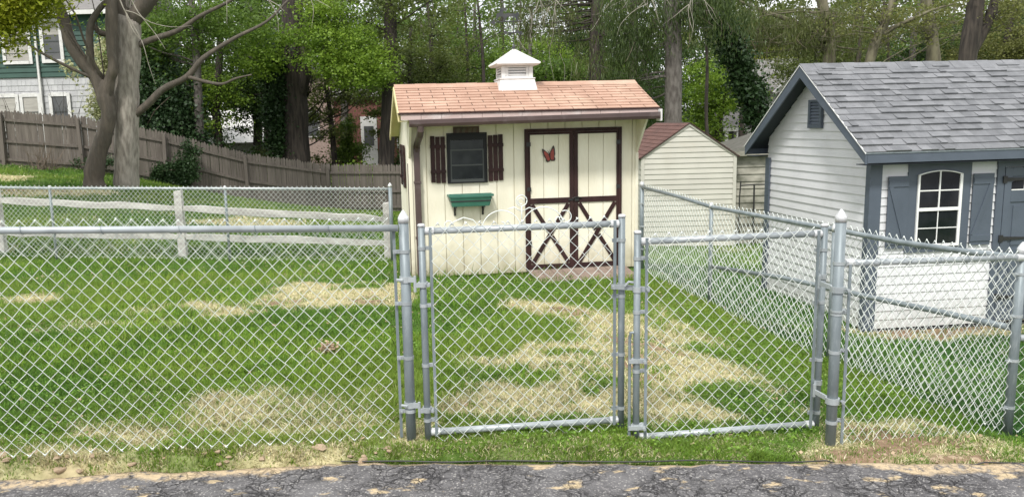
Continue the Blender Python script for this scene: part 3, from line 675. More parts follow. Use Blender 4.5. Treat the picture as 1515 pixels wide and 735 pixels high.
k=MB(); k.tube([(.008,-.016,-.06),(.004,-.018,-.02),(-.004,-.018,.02),(-.010,-.016,.035)],[.004,.008,.008,.004],8); k.tube([(-.010,-.016,.035),(-.03,-.02,.06)],.0015,5); k.tube([(-.010,-.016,.035),(.0,-.02,.065)],.0015,5); k.tube([(0,-.02,0),(0,.005,0)],.003,6); k.build('body',M['butterflydark'],b)
s=empty('name_plaque',onY(.73,-.017,1.84),SY['a'],'small dark wooden plaque fixed above the shed window','sign')
k=MB(); k.box(-.165,.165,-.018,0,-.05,.05); k.build('board',M['sign'],s,bevel=.002)
k=MB()
for x in (-.1,-.03,.05,.11): k.box(x-.022,x+.012,-.021,-.0185,-.028,.02); k.box(x-.012,x+.022,-.0215,-.0187,-.005,.03)
k.build('carving',M['numeral'],s)
s=empty('window_planter',onY(.75,-.017,.90),SY['a'],'empty green plastic planter box on brackets below the shed window','planter')
k=MB()
def frus(mb,x0,x1,y0,y1,z0,X0,X1,Y0,Y1,z1): mb.add([(x0,y0,z0),(x1,y0,z0),(x1,y1,z0),(x0,y1,z0),(X0,Y0,z1),(X1,Y0,z1),(X1,Y1,z1),(X0,Y1,z1)],[(0,3,2,1),(0,1,5,4),(1,2,6,5),(2,3,7,6),(3,0,4,7)])
frus(k,-.235,.235,-.15,-.02,0,-.265,.265,-.18,-.012,.115)
frus(k,-.225,.225,-.14,-.03,.01,-.255,.255,-.17,-.022,.115); 
k.box(-.285,.285,-.197,-.18,.124,.15);k.box(-.285,.285,-.012,-.002,.124,.15);k.box(-.285,-.266,-.18,-.012,.124,.15);k.box(.266,.285,-.18,-.012,.124,.15)
k.build('box',M['planter'],s,bevel=.003)
k=MB(); k.box(-.254,.254,-.17,-.022,.06,.09); k.build('potting_soil',M['iron'],s)
for x in (-.19,.17):
    k=MB(); k.box(x-.012,x+.012,-.012,-.002,-.125,-.002); k.box(x-.012,x+.012,-.15,-.012,-.014,-.003); k.bar((x,-.012,-.11),(x,-.12,-.014),.012,.012); k.build('bracket',M['iron'],s)
s=empty('plank_ramp',onY(2.14,-.05,.0),SY['a'],'worn wooden plank ramp sloping down from the shed doors','ramp')
k=MB()
for i in range(9):
    xa=-.64+i*.145; k.add([(xa,0,.0),(xa+.138,0,.0),(xa+.138,0,.03),(xa,0,.03),(xa,-.58,-.045),(xa+.138,-.58,-.045),(xa+.138,-.58,-.015),(xa,-.58,-.015)],[(0,1,2,3),(7,6,5,4),(0,4,5,1),(1,5,6,2),(2,6,7,3),(3,7,4,0)])
k.build('ramp_boards',M['rampwood'],s,bevel=.003)
k=MB(); 
for x in (-.55,0,.62): k.prism([(0,-.004),(-.56,-.048),(-.54,-.16),(0,-.16)],'x',x,x+.05)
k.build('ramp_joist',M['rampwood'],s)

# ------------------------------------------------------------------ grey shed
def grey_shed():
    W=SG['W']; D=SG['D']; T=empty('storage_shed',SG['o'],SG['a'],'light grey vinyl shed with slate blue trim and a grey shingle roof','shed')
    vr=D/2; ov=.209; oe=.226; ez=2.028; zr=3.04; fs=(zr-ez)/(vr+ov)
    def roofz(v): return zr-abs(v-vr)*fs
    core=MB(); core.prism([(0.0,0.0),(D,0),(D,roofz(D)-.06),(vr,zr-.06),(0,roofz(0)-.06)],'x',.015,W-.015)
    core.build('wall',M['vinyl'],T)
    def gable(za,zb):
        def w_(z):
            e=roofz(0)-.06
            if z<=e: return (0.0,D)
            t=min(1,(z-e)/(zr-.06-e)); return (vr*t,D-vr*t)
        return [(w_(za),w_(zb))]
    sd=MB(); lap(sd,gable,0,2.97,.1016,('x',.015),-1,.015)
    sd.build('siding',M['vinyl'],T); sd=MB(); lap(sd,gable,0,2.97,.1016,('x',W-.015),1,.015); sd.build('siding',M['vinyl'],T); sd=MB()
    wx=[(.12,.432),(1.199,1.514)]
    def front(za,zb):
        out=[]
        if zb<=.86: out=[((.12,1.514),(.12,1.514))]
        else: out=[((a,b),(a,b)) for a,b in wx]
        return out
    lap(sd,front,0,.8636,.1016,('y',0),-1,.015); lap(sd,front,.8636,1.87,.0915,('y',0),-1,.015)
    lap(sd,lambda a,b:[((3.0,W-.12),(3.0,W-.12))],0,1.87,.1016,('y',0),-1,.015) if False else None
    sd.build('siding',M['vinyl'],T); sd=MB(); lap(sd,lambda a,b:[((3.0,W-.12),(3.0,W-.12))],0,1.87,.1016,('y',0),-1,.015); sd.build('siding',M['vinyl'],T)
    # trims
    t=MB()
    t.add([(x,y,z) for z in (-.02,1.872) for x,y in ((-.024,-.026),(.118,-.026),(.118,-.002),(-.0,-.002),(0,.06),(-.024,.06))],[(5,4,3,2,1,0),(6,7,8,9,10,11)]+[(i,(i+1)%6,6+(i+1)%6,6+i) for i in range(6)]); t.build('corner_trim',M['slate'],T,bevel=.002); t=MB(); t.box(-.024,0,D-.10,D+.012,-.02,1.86); t.build('corner_trim',M['slate'],T,bevel=.002); t=MB(); t.box(W-.118,W+.024,-.026,-.002,-.02,1.875)
    t.build('corner_trim',M['slate'],T,bevel=.002)
    sk=MB(); sk.box(-.01,W,-.006,D,-.10,-.021); sk.build('base_skid',M['ulgrey'],T)
    wt=MB(); wt.box(.433,1.198,-.022,-.0,.865,1.868)
    wt.build('window_surround',M['slate'],T,bevel=.002)
    # window with arched top rail
    a,b,c,d=.545,1.082,.93,1.745
    wn=MB(); y0=-.044; y1=-.0225
    wn.box(a,a+.022,y0,y1,c,d); wn.box(b-.032,b,y0,y1,c,d); wn.box(a+.022,b-.032,y0,y1,c,c+.03); wn.box(a+.022,b-.032,y0-.002,y1,1.335,1.372)
    n=12
    for i in range(n):
        x0=a+(b-a)*i/n; x1=a+(b-a)*(i+1)/n
        f=lambda x:d+.045*(1-((x-(a+b)/2)/((b-a)/2))**2)
        wn.add([(x0,y0,f(x0)-.012),(x1,y0,f(x1)-.012),(x1,y0,f(x1)),(x0,y0,f(x0)),(x0,y1,f(x0)-.012),(x1,y1,f(x1)-.012),(x1,y1,f(x1)),(x0,y1,f(x0))],[(0,1,2,3),(7,6,5,4),(0,4,5,1),(1,5,6,2),(2,6,7,3),(3,7,4,0)])
    w_=wn.build('window',M['whitetrim'],T,bevel=.0015)
    mu=MB(); xm=(a+b)/2-.005
    mu.box(xm-.007,xm+.007,y0+.004,y1-.001,1.3725,1.785); mu.box(xm-.005,xm+.005,y0+.008,y1-.001,c+.03,1.3345)
    mu.box(a+.022,b-.032,y0+.006,y1-.003,1.558,1.571); mu.box(a+.022,b-.032,y0+.009,y1-.003,1.135,1.145); mu.build('muntin',M['whitetrim'],w_)
    pn=MB()
    poly=[(a+.01,c+.01),(b-.01,c+.01),(b-.01,d)]+[(a+(b-a)*k/8,d+.04*(1-((k/8-.5)*2)**2)) for k in range(7,0,-1)]+[(a+.01,d)]
    pn.prism(poly,'y',-.030,-.0228); pn.build('pane',M['glass'],w_)
    inn=MB(); inn.box(a+.03,a+.075,-.0318,-.0272,1.20,1.30); 
    # shutters with Z battens
    for (x0,x1,fl) in ((.188,.430,0),(1.212,1.465,1)):
        s=MB(); y0=-.052; y1=-.030
        n=4
        s.box(x0,x1,y0+.010,y1,.925,1.738)
        s.box(x0+.002,x1-.002,y0,y0+.0095,1.62,1.69); s.box(x0+.002,x1-.002,y0,y0+.0095,.97,1.04)
        if fl: s.bar((x0+.03,y0+.005,1.04),(x1-.03,y0+.005,1.62),.05,.0085)
        else: s.bar((x1-.03,y0+.005,1.04),(x0+.03,y0+.005,1.62),.05,.0085)
        s.box(x0+.02,x1-.02,-.030,-.006,1.0,1.03); s.box(x0+.02,x1-.02,-.030,-.006,1.6,1.63)
        s.build('shutter',M['slate'],T,bevel=.0015)
    # double doors
    dt=MB(); dt.box(1.515,1.60,-.030,-.001,-.02,1.868); dt.box(2.915,3.0,-.030,-.001,-.02,1.868); dt.box(1.60,2.915,-.030,-.001,1.80,1.868); dt.build('door_frame',M['slate'],T,bevel=.002)
    for (x0,x1,fl) in ((1.606,2.255,0),(2.26,2.909,1)):
        q=MB(); q.box(x0,x1,-.022,-.002,.02,1.794); 
        q.box(x0,x0+.085,-.034,-.0225,.02,1.794); q.box(x1-.085,x1,-.034,-.0225,.02,1.794); q.box(x0+.085,x1-.085,-.034,-.0225,1.69,1.794); q.box(x0+.085,x1-.085,-.034,-.0225,1.40,1.53); q.box(x0+.085,x1-.085,-.034,-.0225,.02,.14)
        q.box(x0+.085,x1-.085,-.034,-.0225,.78,.86)
        for (za,zb) in ((.18,.74),(.90,1.36)): q.box(x0+.13,x1-.13,-.030,-.0225,za,zb)
        dd=q.build('door',M['slate'],T,bevel=.003)
        p=MB(); xa,xb=x0+.087,x1-.087
        p.prism([(xa,1.532),(xb,1.532),(xb,1.62)]+[(xa+(xb-xa)*k/6,1.62+.065*(1-((k/6-.5)*2)**2)) for k in range(5,0,-1)]+[(xa,1.62)],'y',-.030,-.0226); p.build('pane',M['glass'],dd)
        p=MB(); p.box(xa,xb,-.034,-.0272,1.533,1.545); 
        for k in (1,2): p.box(xa+(xb-xa)*k/3-.005,xa+(xb-xa)*k/3+.005,-.033,-.0272,1.545,1.66)
        p.build('muntin',M['whitetrim'],dd)
        p=MB()
        for z in (.30,.985,1.66):
            hx=x0 if not fl else x1; sg=1 if not fl else -1
            p.add([(hx-sg*.03,-.046,z-.04),(hx+sg*.02,-.046,z-.04),(hx+sg*.02,-.046,z+.04),(hx-sg*.03,-.046,z+.04),(hx-sg*.03,-.0345,z-.04),(hx+sg*.02,-.0345,z-.04),(hx+sg*.02,-.0345,z+.04),(hx-sg*.03,-.0345,z+.04)],[(0,1,2,3),(7,6,5,4),(0,4,5,1),(1,5,6,2),(2,6,7,3),(3,7,4,0)])
            p.prism([(hx+sg*.021,z-.022),(hx+sg*.32,z-.008),(hx+sg*.34,z),(hx+sg*.32,z+.008),(hx+sg*.021,z+.022)],'y',-.046,-.0345)
        p.build('hinge',M['iron'],dd)
    # gable vent
    v=MB(); va,vb,z0,z1=1.005,1.31,2.27,2.62
    v.box(-.035,0,va,va+.05,z0,z1); v.box(-.035,0,vb-.05,vb,z0,z1); v.box(-.035,0,va+.05,vb-.05,z0,z0+.045); v.box(-.035,0,va+.05,vb-.05,z1-.03,z1)
    vv=v.build('gable_vent',M['slate'],T,bevel=.002)
    lv=MB()
    for k in range(7):
        z=z0+.05+k*.039
        lv.add([(-.030,va+.051,z),(-.030,vb-.051,z),(-.012,vb-.051,z+.030),(-.012,va+.051,z+.030),(-.030,va+.051,z+.006),(-.030,vb-.051,z+.006),(-.012,vb-.051,z+.036),(-.012,va+.051,z+.036)],[(0,1,2,3),(7,6,5,4),(0,4,5,1),(1,5,6,2),(2,6,7,3),(3,7,4,0)])
    lv.build('louvre',M['slate'],vv)
    # roof
    x0=-oe; x1=W+oe
    r=MB(); th=.03
    r.prism([(-ov,ez-.05),(vr,zr-.05),(D+ov,ez-.05),(D+ov,ez-.004),(vr,zr-.004),(-ov,ez-.004)],'x',x0+.02,x1-.02); rf=r.build('roof',M['darkslate'],T)
    sl=math.hypot(vr+ov+.02,(vr+ov+.02)*fs); sn=math.atan(fs)
    s1=MB(); shingles(s1,x0-.01,x1+.01,sl,.117,.17,rnd=True,seed=9,gap=.002,thick=.013); place_on(s1,(0,-ov-.02,roofz(-ov-.02)),(1,0,0),(0,math.cos(sn),math.sin(sn)),(0,-math.sin(sn),math.cos(sn)))
    s2=MB(); shingles(s2,x0-.01,x1+.01,sl,.113,.20,rnd=True,seed=12,gap=.002,thick=.010); place_on(s2,(0,D+ov+.02,roofz(D+ov+.02)),(1,0,0),(0,-math.cos(sn),math.sin(sn)),(0,math.sin(sn),math.cos(sn)))
    s1.add(s2.v,s2.f)
    n=26
    for i in range(n):
        a=x0-.012+(x1-x0+.024)*i/n; b=a+(x1-x0+.024)/n-.003
        hgt=.004*(i%2)
        s1.prism([(vr-.13,roofz(vr-.13)+.006),(vr,zr+.008),(vr+.13,roofz(vr+.13)+.006),(vr+.13,roofz(vr+.13)+.016+hgt),(vr,zr+.020+hgt),(vr-.13,roofz(vr-.13)+.016+hgt)],'x',a,b)
    s1.build('shingles',M['greyshingle'],rf)
    f=MB(); f.box(x0+.022,x1-.022,-ov-.022,-ov-.001,ez-.125,ez-.012); f.build('fascia',M['slate'],T,bevel=.002); f=MB(); f.box(x0+.022,x1-.022,D+ov+.001,D+ov+.022,ez-.125,ez-.012)
    for xa,xb in ((x0-.002,x0+.019),(x1-.019,x1+.002)):
        f.build('fascia',M['slate'],T,bevel=.002); f=MB(); f.prism([(-ov-.023,ez-.135),(-ov-.023,ez-.012),(vr,zr-.008),(D+ov+.023,ez-.012),(D+ov+.023,ez-.135),(vr,zr-.15)],'x',xa,xb)
    f.build('fascia',M['slate'],T,bevel=.002)
    de=MB()
    for s_ in (0,1):
        if s_==0: p=[(-ov-.03,ez-.021),(vr,zr-.007),(vr,zr+.004),(-ov-.03,ez-.008)]
        else: p=[(D+ov+.03,ez-.021),(vr,zr-.007),(vr,zr+.004),(D+ov+.03,ez-.008)]
        de.prism(p,'x',x0-.012,x0-.0025)
    o=de.build('drip_edge',M['whitetrim'],T)
    de=MB(); de.box(x0-.004,x1+.004,-ov-.030,-ov-.0225,ez-.024,ez-.012); de.build('drip_edge',M['galv'],T)
    so=MB(); so.box(x0+.02,x1-.02,-ov,-.0305,1.880,1.890); so.build('soffit',M['darkslate'],T); so=MB(); so.box(x0+.02,x1-.02,D+.02,D+ov,1.880,1.890)
    so.build('soffit',M['darkslate'],T)
grey_shed()

# ------------------------------------------------------------------ beige shed behind, weathered shed
def beige_shed():
    T=empty('small_shed',(3.76,17,-1.0),0,'beige vinyl shed with brown red roof standing behind the cream shed','shed')
    W=1.99;D=2.9;ez=1.95;zr=2.63;vr=W/2
    rz=lambda u:zr-abs(u-vr)*(zr-ez)/vr
    c=MB(); c.prism([(0,0),(W,0),(W,ez-.04),(vr,zr-.04),(0,ez-.04)],'y',.02,D); c.build('wall',M['beigevinyl'],T)
    def g(za,zb):
        def w_(z):
            if z<=ez-.04: return (0,W)
            t=min(1,(z-ez+.04)/(zr-ez)); return (vr*t,W-vr*t)
        return [(w_(za),w_(zb))]
    s=MB(); lap(s,g,0,zr-.06,.112,('y',.02),-1,.018)
    lap(s,lambda a,b:[((0.02,D),(0.02,D))],0,ez-.05,.112,('x',.0),-1,.018)
    lap(s,lambda a,b:[((0.02,D),(0.02,D))],0,ez-.05,.112,('x',W),1,.018)
    s.build('siding',M['beigevinyl'],T)
    t=MB(); t.box(-.02,.05,-.006,.0,0,ez-.03); t.box(W-.05,W+.02,-.006,.0,0,ez-.03)
    t.bar((-.03,-.004,ez-.045),(vr,-.004,zr-.028),.05,.02); t.bar((vr,-.006,zr-.028),(W+.03,-.006,ez-.045),.05,.02)
    t.build('trim',M['beigevinyl'],T)
    r=MB(); r.prism([(-.06,rz(-.06)-.03),(vr,zr-.012),(W+.06,rz(W+.06)-.03),(W+.06,rz(W+.06)-.01),(vr,zr+.008),(-.06,rz(-.06)-.01)],'y',-.035,D+.05)
    rf=r.build('roof',M['underlay'],T)
    sn=math.atan((zr-ez)/vr); sl=math.hypot(vr+.07,(vr+.07)*math.tan(sn))
    q=MB(); shingles(q,-.04,D+.06,sl,.13,.3,seed=3,gap=.006,thick=.009); place_on(q,(-.07,0,rz(-.07)+.002),(0,1,0),(math.cos(sn),0,math.sin(sn)),(-math.sin(sn),0,math.cos(sn)))
    q2=MB(); shingles(q2,-.04,D+.06,sl,.13,.3,seed=6,gap=.006,thick=.009); place_on(q2,(W+.07,0,rz(W+.07)+.002),(0,1,0),(-math.cos(sn),0,math.sin(sn)),(math.sin(sn),0,math.cos(sn)))
    q.add(q2.v,q2.f); q.build('shingles',M['redshingle'],rf)
beige_shed()
def weathered():
    T=empty('weathered_shed',(5.79,17.35,-1.05),0,'old weathered clapboard shed between the beige and the grey shed','shed')
    W=2.6;D=2.2
    c=MB(); c.prism([(0,0),(D,0),(D,2.0),(0,2.0)],'x',0.02,W); c.build('wall',M['weathered'],T)
    s=MB(); lap(s,lambda a,b:[((0,W),(0,W))],0,2.0,.155,('y',0),-1,.028); lap(s,lambda a,b:[((0,D),(0,D))],0,2.0,.155,('x',.02),-1,.02); s.build('siding',M['weathered'],T)
    r=MB(); r.add([(-.06,-.16,2.02),(W+.12,-.16,2.02),(W+.12,D+.1,2.02),(-.06,D+.1,2.02),(1.1,1.0,2.50),(W-1.1,1.0,2.50)],[(3,2,1,0),(0,1,5,4),(1,2,5),(2,3,4,5),(3,0,4)]); r.build('roof',M['mossroof'],T)
    f=MB(); f.box(-.08,W+.08,-.185,-.162,1.95,2.05); f.build('fascia',M['weathered'],T)
    T=empty('metal_frame',(5.85,17.0,-1.0),0,'thin dark metal frame leaning by the weathered shed wall','frame')
    f=MB(); f.tube([(0,0,0),(0.0,0,1.0),(.02,0,1.38)],.014,6); f.tube([(.30,-.05,-.02),(.30,-.02,1.30)],.018,6); f.tube([(-.0,0,1.28),(.30,-.02,1.30),(.72,0,1.29)],.014,6); f.tube([(.72,0,-.03),(.72,0,1.29)],.014,6); f.tube([(0,0,.4),(.3,0,.42),(.72,0,.4)],.010,6)
    
    f.build('tube_frame',M['iron'],T)
weathered()

# ------------------------------------------------------------------ chain link fences
PITCH=.081
def mesh_wires(p0,p1,top0,top1,rows=15,height=None,height1=None,r=.0017,off=0.0,n=4,wav=.004,topfn=None,seed=0,flat=0.0):
    """woven wire mesh between two ground points; every wire a zigzag that hooks round its neighbour"""
    p0=np.array(p0,float);p1=np.array(p1,float); d=p1-p0; L=np.hypot(*d); d/=L; nn=np.array([d[1],-d[0]])
    if height is None: height=rows*PITCH
    if height1 is None: height1=height
    half=.0752/2; nw=int(L/half); V=[];F=[]; rows2=rows*2
    rr=np.random.RandomState(seed)
    k=np.arange(rows2+1)
    base=0
    offs=np.array([[1,0],[0,1],[-1,0],[0,-1]])[:n] if n==4 else np.array([[math.cos(2*math.pi*i/n),math.sin(2*math.pi*i/n)] for i in range(n)])
    for i in range(nw):
        s0=(i+.5)*half
        sgn=np.where((k+i)%2==0,1,-1)
        s=s0+sgn*(half/2+r*.9); t=np.clip(s/L,0,1)
        zt=(topfn(t) if topfn is not None else top0+(top1-top0)*t); hh=height+(height1-height)*t
        z=zt-hh*(rows2-k)/rows2
        y=off+sgn*r*1.0+wav*np.sin(s*2.1+seed)+wav*np.sin(z*3+s*.7)
        s=s+.003*np.sin(z*5+seed)+.003*np.sin(s*1.3+z*2)+rr.normal(0,.0011,len(k)); z=z+rr.normal(0,.0012,len(k))+.003*np.sin(s*4+seed)+rr.normal(0,.0016)
        # point ends: small barb beyond the last knuckle
        X=p0[0]+d[0]*s+nn[0]*y; Y=p0[1]+d[1]*s+nn[1]*y
        P=np.stack([X,Y,z],-1)
        # split each segment so that the bend is rounded
        a=P[:-1]; b=P[1:]
        seg=np.empty((2*len(a)+2,3)); seg[0]=P[0]; seg[-1]=P[-1]
        seg[1:-1:2]=a+(b-a)*.05; seg[2:-1:2]=a+(b-a)*.95
        P=seg; m=len(P)
        T=np.gradient(P,axis=0); T/=np.linalg.norm(T,axis=1)[:,None]
        N=np.array([nn[0],nn[1],0.]); B=np.cross(T,N); B/=np.linalg.norm(B,axis=1)[:,None]; N2=np.cross(B,T)
        ring=P[:,None,:]+r*(offs[None,:,0,None]*N2[:,None,:]+offs[None,:,1,None]*B[:,None,:])
        V.append(ring.reshape(-1,3))
        a_=np.arange(m-1)[:,None]*n+np.arange(n)[None]; b_=np.arange(m-1)[:,None]*n+(np.arange(n)[None]+1)%n
        F.append((np.stack([a_,b_,b_+n,a_+n],-1)+base).reshape(-1,4)); base+=m*n
    # twisted barbs at the bottom and top knuckles
    nk=len(V)
    for i in range(nk):
        P=V[i].reshape(-1,n,3).mean(1)
        for (a_,b_) in ((P[0],P[1]),(P[-1],P[-2])):
            d3=(b_-a_)/np.linalg.norm(b_-a_); q0=a_-d3*.004; q1=a_+d3*.015
            side=np.cross(d3,np.array([nn[0],nn[1],0.])); up=np.array([nn[0],nn[1],0.])
            R2=r*1.75; ring=[q+R2*(x_*side+y_*up) for q in (q0,q1) for x_,y_ in ((1,0),(0,1),(-1,0),(0,-1))]
            V.append(np.array(ring)); F.append(np.array([[0,1,5,4],[1,2,6,5],[2,3,7,6],[3,0,4,7],[0,3,2,1],[4,5,6,7]])+base); base+=8
    return np.concatenate(V),np.concatenate(F)
def build_mesh(parent,*a,**k):
    V,F=mesh_wires(*a,**k); return np_mesh('wire_mesh',V,F,M['wire'],parent,smooth=True)
def ring(mb,c,r,h,n=14,lean=None):
    x,y,z=c; mb.tube([(x,y,z-h/2),(x,y,z+h/2)],r,n)
def post(parent,x,y,z0,z1,r,cap='dome',name='post',lean=(0,0)):
    p=MB(); p.tube([(x,y,z0-.12),(x+lean[0]*.5,y+lean[1]*.5,(z0+z1)/2),(x+lean[0],y+lean[1],z1)],r,16); o=p.build(name,M['galv'],parent,smooth=False)
    o.data.polygons.foreach_set('use_smooth',[len(q.vertices)==4 for q in o.data.polygons])
    X,Y=x+lean[0],y+lean[1]
    c=MB()
    if cap=='dome':
        c.tube([(X,Y,z1-.028),(X,Y,z1+.0),(X,Y,z1+.002),(X,Y,z1+.016),(X,Y,z1+.032),(X,Y,z1+.040)],[r+.002,r+.002,r+.0,r*.75,r*.36,.003],16)
    elif cap=='flat':
        c.tube([(X,Y,z1-.006),(X,Y,z1+.004),(X,Y,z1+.010)],[r+.002,r+.002,r*.8],16)
    elif cap=='loop':
        c.tube([(X,Y,z1-.03),(X,Y,z1+.0),(X,Y,z1+.03),(X,Y,z1+.035)],[r+.003,r+.004,r*.8,.004],12)
    if cap:
        co=c.build('cap',M['cap'],o,smooth=True)
    return o
def bands(parent,x,y,zs,r,dirv,bolt=True):
    dx,dy=dirv; l=math.hypot(dx,dy); dx/=l;dy/=l
    for z in zs:
        b=MB(); b.tube([(x,y,z-.009),(x,y,z+.009)],r+.003,16)
        b.bar((x+dx*r*.9,y+dy*r*.9,z),(x+dx*(r+.035),y+dy*(r+.035),z),.020,.010)
        b.tube([(x+dx*(r+.020)-dy*.022,y+dy*(r+.020)+dx*.022,z),(x+dx*(r+.020)+dy*.018,y+dy*(r+.020)-dx*.018,z)],.006,6)
        b.build('brace_band',M['galvbright'],parent)
def tension_bar(parent,x,y,z0,z1):
    b=MB(); b.box(x-.008,x+.008,y-.0025,y+.0025,z0,z1); b.build('tension_bar',M['galv'],parent)
def rail(parent,p,q,r,name='top_rail',m='galvbright',n=14,pts=None):
    b=MB(); b.tube(pts if pts else [p,q],r,n); o=b.build(name,M[m],parent); o.data.polygons.foreach_set('use_smooth',[len(f.vertices)==4 for f in o.data.polygons]); return o
def ties(parent,p,q,nt,r):
    p=Vector(p);q=Vector(q)
    for i in range(nt):
        b=MB()
        c=p.lerp(q,(i+.5)/nt); d=(q-p).normalized(); 
        a=[]
        for k in range(9):
            t=2*math.pi*k/8; side=Vector((d.y,-d.x,0)).normalized()
            a.append(c+side*math.cos(t)*(r+.003)+Vector((0,0,1))*math.sin(t)*(r+.003)+d*(.004*math.sin(t)))
        b.tube(a,.0018,4,cap=False)
        b.build('tie_wire',M['galv'],parent)
FZ=-.0
# left front fence
def left_fence():
    T=empty('chain_link_fence',(-.3305,4.1815,.03),0,'galvanised chain link fence left of the gates along the driveway edge','fence')
    def bb(o): o.matrix_parent_inverse=Matrix.Translation((.3305,-4.1815,-.03))
    return T
def fence_root(x,y,z,label,group=None): return empty('chain_link_fence',(0,0,0),0,label,'fence',group)
T=fence_root(0,0,0,'galvanised chain link fence section left of the first gate, along the driveway')
P0=(-.3305,4.1815); dl=(-.987,-.161)
e=(-3.55,3.655)
post(T,P0[0],P0[1],.0,1.26,.0272)
post(T,e[0],e[1],.05,1.40,.0272)
rail(T,(P0[0]-.03,P0[1]-.005,1.205),(e[0],e[1],1.335),.0185)
build_mesh(T,(e[0]+.05,e[1]+.008+.028),(P0[0]-.055,P0[1]-.009+.028),1.378,1.252,rows=15,seed=1,r=.0017,topfn=None)
bands(T,P0[0],P0[1],(.20,.50,.80,1.08),.0272,(-1,-.16))
tension_bar(T,P0[0]-.055,P0[1]-.009+.024,.04,1.22)
# fence tie wires
ties(T,(P0[0]-.2,P0[1]-.033,1.21),(e[0]+.1,e[1]+.016,1.331),8,.0185)

def gate(name_label,A,B,zb,zt,railz,meshrows=15,hinge_left=True,latch=True,hpost=None,scroll=False):
    ax,ay,az0,az1=A; bx,by,bz0,bz1=B
    T=empty('chain_link_gate',(0,0,0),0,name_label,'gate')
    r=.0185
    post(T,ax,ay,az0+.12,az1,r,'flat','upright'); post(T,bx,by,bz0+.12,bz1,r,'flat','upright')
    rail(T,(ax+r*.8,ay,railz[1]),(bx-r*.8,by,railz[1]),.0180,'top_rail')
    rail(T,(ax+r*.8,ay,railz[0]),(bx-r*.8,by,railz[0]),.0180,'bottom_rail')
    d=Vector((bx-ax,by-ay,0)).normalized(); nrm=Vector((d.y,-d.x,0)); q=nrm*.026
    a=(ax+d.x*.045+q.x,ay+d.y*.045+q.y); b=(bx-d.x*.045+q.x,by-d.y*.045+q.y)
    top=railz[1]+.042
    build_mesh(T,a,b,top,top,rows=meshrows,height=top-(railz[0]-.052),seed=int(ax*10)+5,r=.0017)
    tension_bar(T,a[0],a[1]+.006,railz[0]-.02,railz[1]+.02); tension_bar(T,b[0],b[1]+.006,railz[0]-.02,railz[1]+.02)
    zz=[railz[0]+.07,railz[0]+.38,railz[0]+.71,railz[1]-.09]
    bands(T,ax,ay,zz,r,(d.x,d.y)); bands(T,bx,by,zz,r,(-d.x,-d.y))
    # corner elbows of the frame
    for (x,y) in ((ax,ay),(bx,by)):
        s=1 if x==ax else -1
        for z in railz:
            k=MB(); k.tube([(x+s*d.x*.02,y+s*d.y*.02,z),(x+s*d.x*.065,y+s*d.y*.065,z)],.0212,12); k.build('rail_end',M['cap'],T)
    return T,d
G1,d1=gate('left chain link gate with a wire scroll on top, closing before the cream shed',(-.238,4.178,-.09,1.215),(.843,4.292,-.09,1.225),0,0,(.075,1.185))
G2,d2=gate('right chain link gate with drop rod, opening towards the grey shed',(.912,4.216,-.16,1.145),(1.968,4.345,-.15,1.14),0,0,(.0,1.095))
# hinges: left gate on the left post
def hinge(parent,px,py,gx,gy,z,r1=.0272,r2=.0205,name='hinge'):
    h=MB(); h.tube([(px,py,z-.016),(px,py,z+.016)],r1+.005,16); h.tube([(gx,gy,z-.03-.014),(gx,gy,z-.03+.014)],r2+.006,16)
    mx,my=(px*.45+gx*.55),(py*.45+gy*.55)-.012
    h.bar((px,py-.02,z),(mx,my-.012,z),.026,.012); h.tube([(mx,my-.012,z+.02),(mx,my-.012,z-.065)],.008,8); h.bar((mx,my-.012,z-.03),(gx,gy-.016,z-.03),.024,.012)
    h.tube([(px-.045,py-.015,z),(px-.01,py-.034,z)],.008,6); h.tube([(gx+.03,gy-.036,z-.03),(gx+.03,gy+.01,z-.03)],.009,6)
    h.build(name,M['galvbright'],parent)
hinge(G1,-.3305,4.1815,-.238,4.178,.93); hinge(G1,-.3305,4.1815,-.238,4.178,.235)
hinge(G2,1.948,4.1164+.0,1.968,4.345,.78) if False else None
def hinge2(z):
    h=MB(); h.tube([(1.948,4.1164,z-.016),(1.948,4.1164,z+.016)],.0362,16); h.tube([(1.968,4.345,z+.012),(1.968,4.345,z+.040)],.0235,16)
    h.bar((1.93,4.14,z+.004),(1.905,4.24,z+.01),.024,.012); h.bar((1.905,4.235,z+.02),(1.95,4.335,z+.026),.024,.012); h.tube([(1.903,4.238,z-.02),(1.903,4.238,z+.05)],.008,8)
    h.tube([(1.99,4.10,z),(1.99,4.075,z)],.009,6)
    h.build('hinge',M['galvbright'],G2)
# gate latch between the two gates
h=MB(); h.tube([(.843,4.292,.83),(.843,4.292,.856)],.023,14); h.bar((.78,4.262,.845),(.93,4.245,.835),.026,.012); h.tube([(.79,4.25,.845),(.79,4.225,.845)],.010,8)
h.bar((.905,4.245,.835),(.975,4.20,.835),.028,.012); h.tube([(.912,4.216,.82),(.912,4.216,.85)],.023,14); h.tube([(.965,4.18,.838),(.965,4.212,.838)],.009,8)
h.tube([(.85,4.235,.85),(.87,4.23,.875),(.90,4.23,.87),(.92,4.225,.85)],.007,6)
h.build('latch',M['galvbright'],G1)
# drop rod on right gate
h=MB(); h.tube([(.872,4.205,-.03),(.872,4.205,.57),(.876,4.20,.60),(.892,4.20,.60)],.0085,8); h.build('drop_rod',M['galv'],G2)
h=MB()
for z in (.44,.06): h=MB(); h.tube([(.912,4.216,z-.012),(.912,4.216,z+.012)],.026,14); h.bar((.865,4.20,z),(.96,4.205,z),.022,.022); h.tube([(.95,4.19,z),(.95,4.17,z)],.009,6); h.build('rod_guide',M['galvbright'],G2)

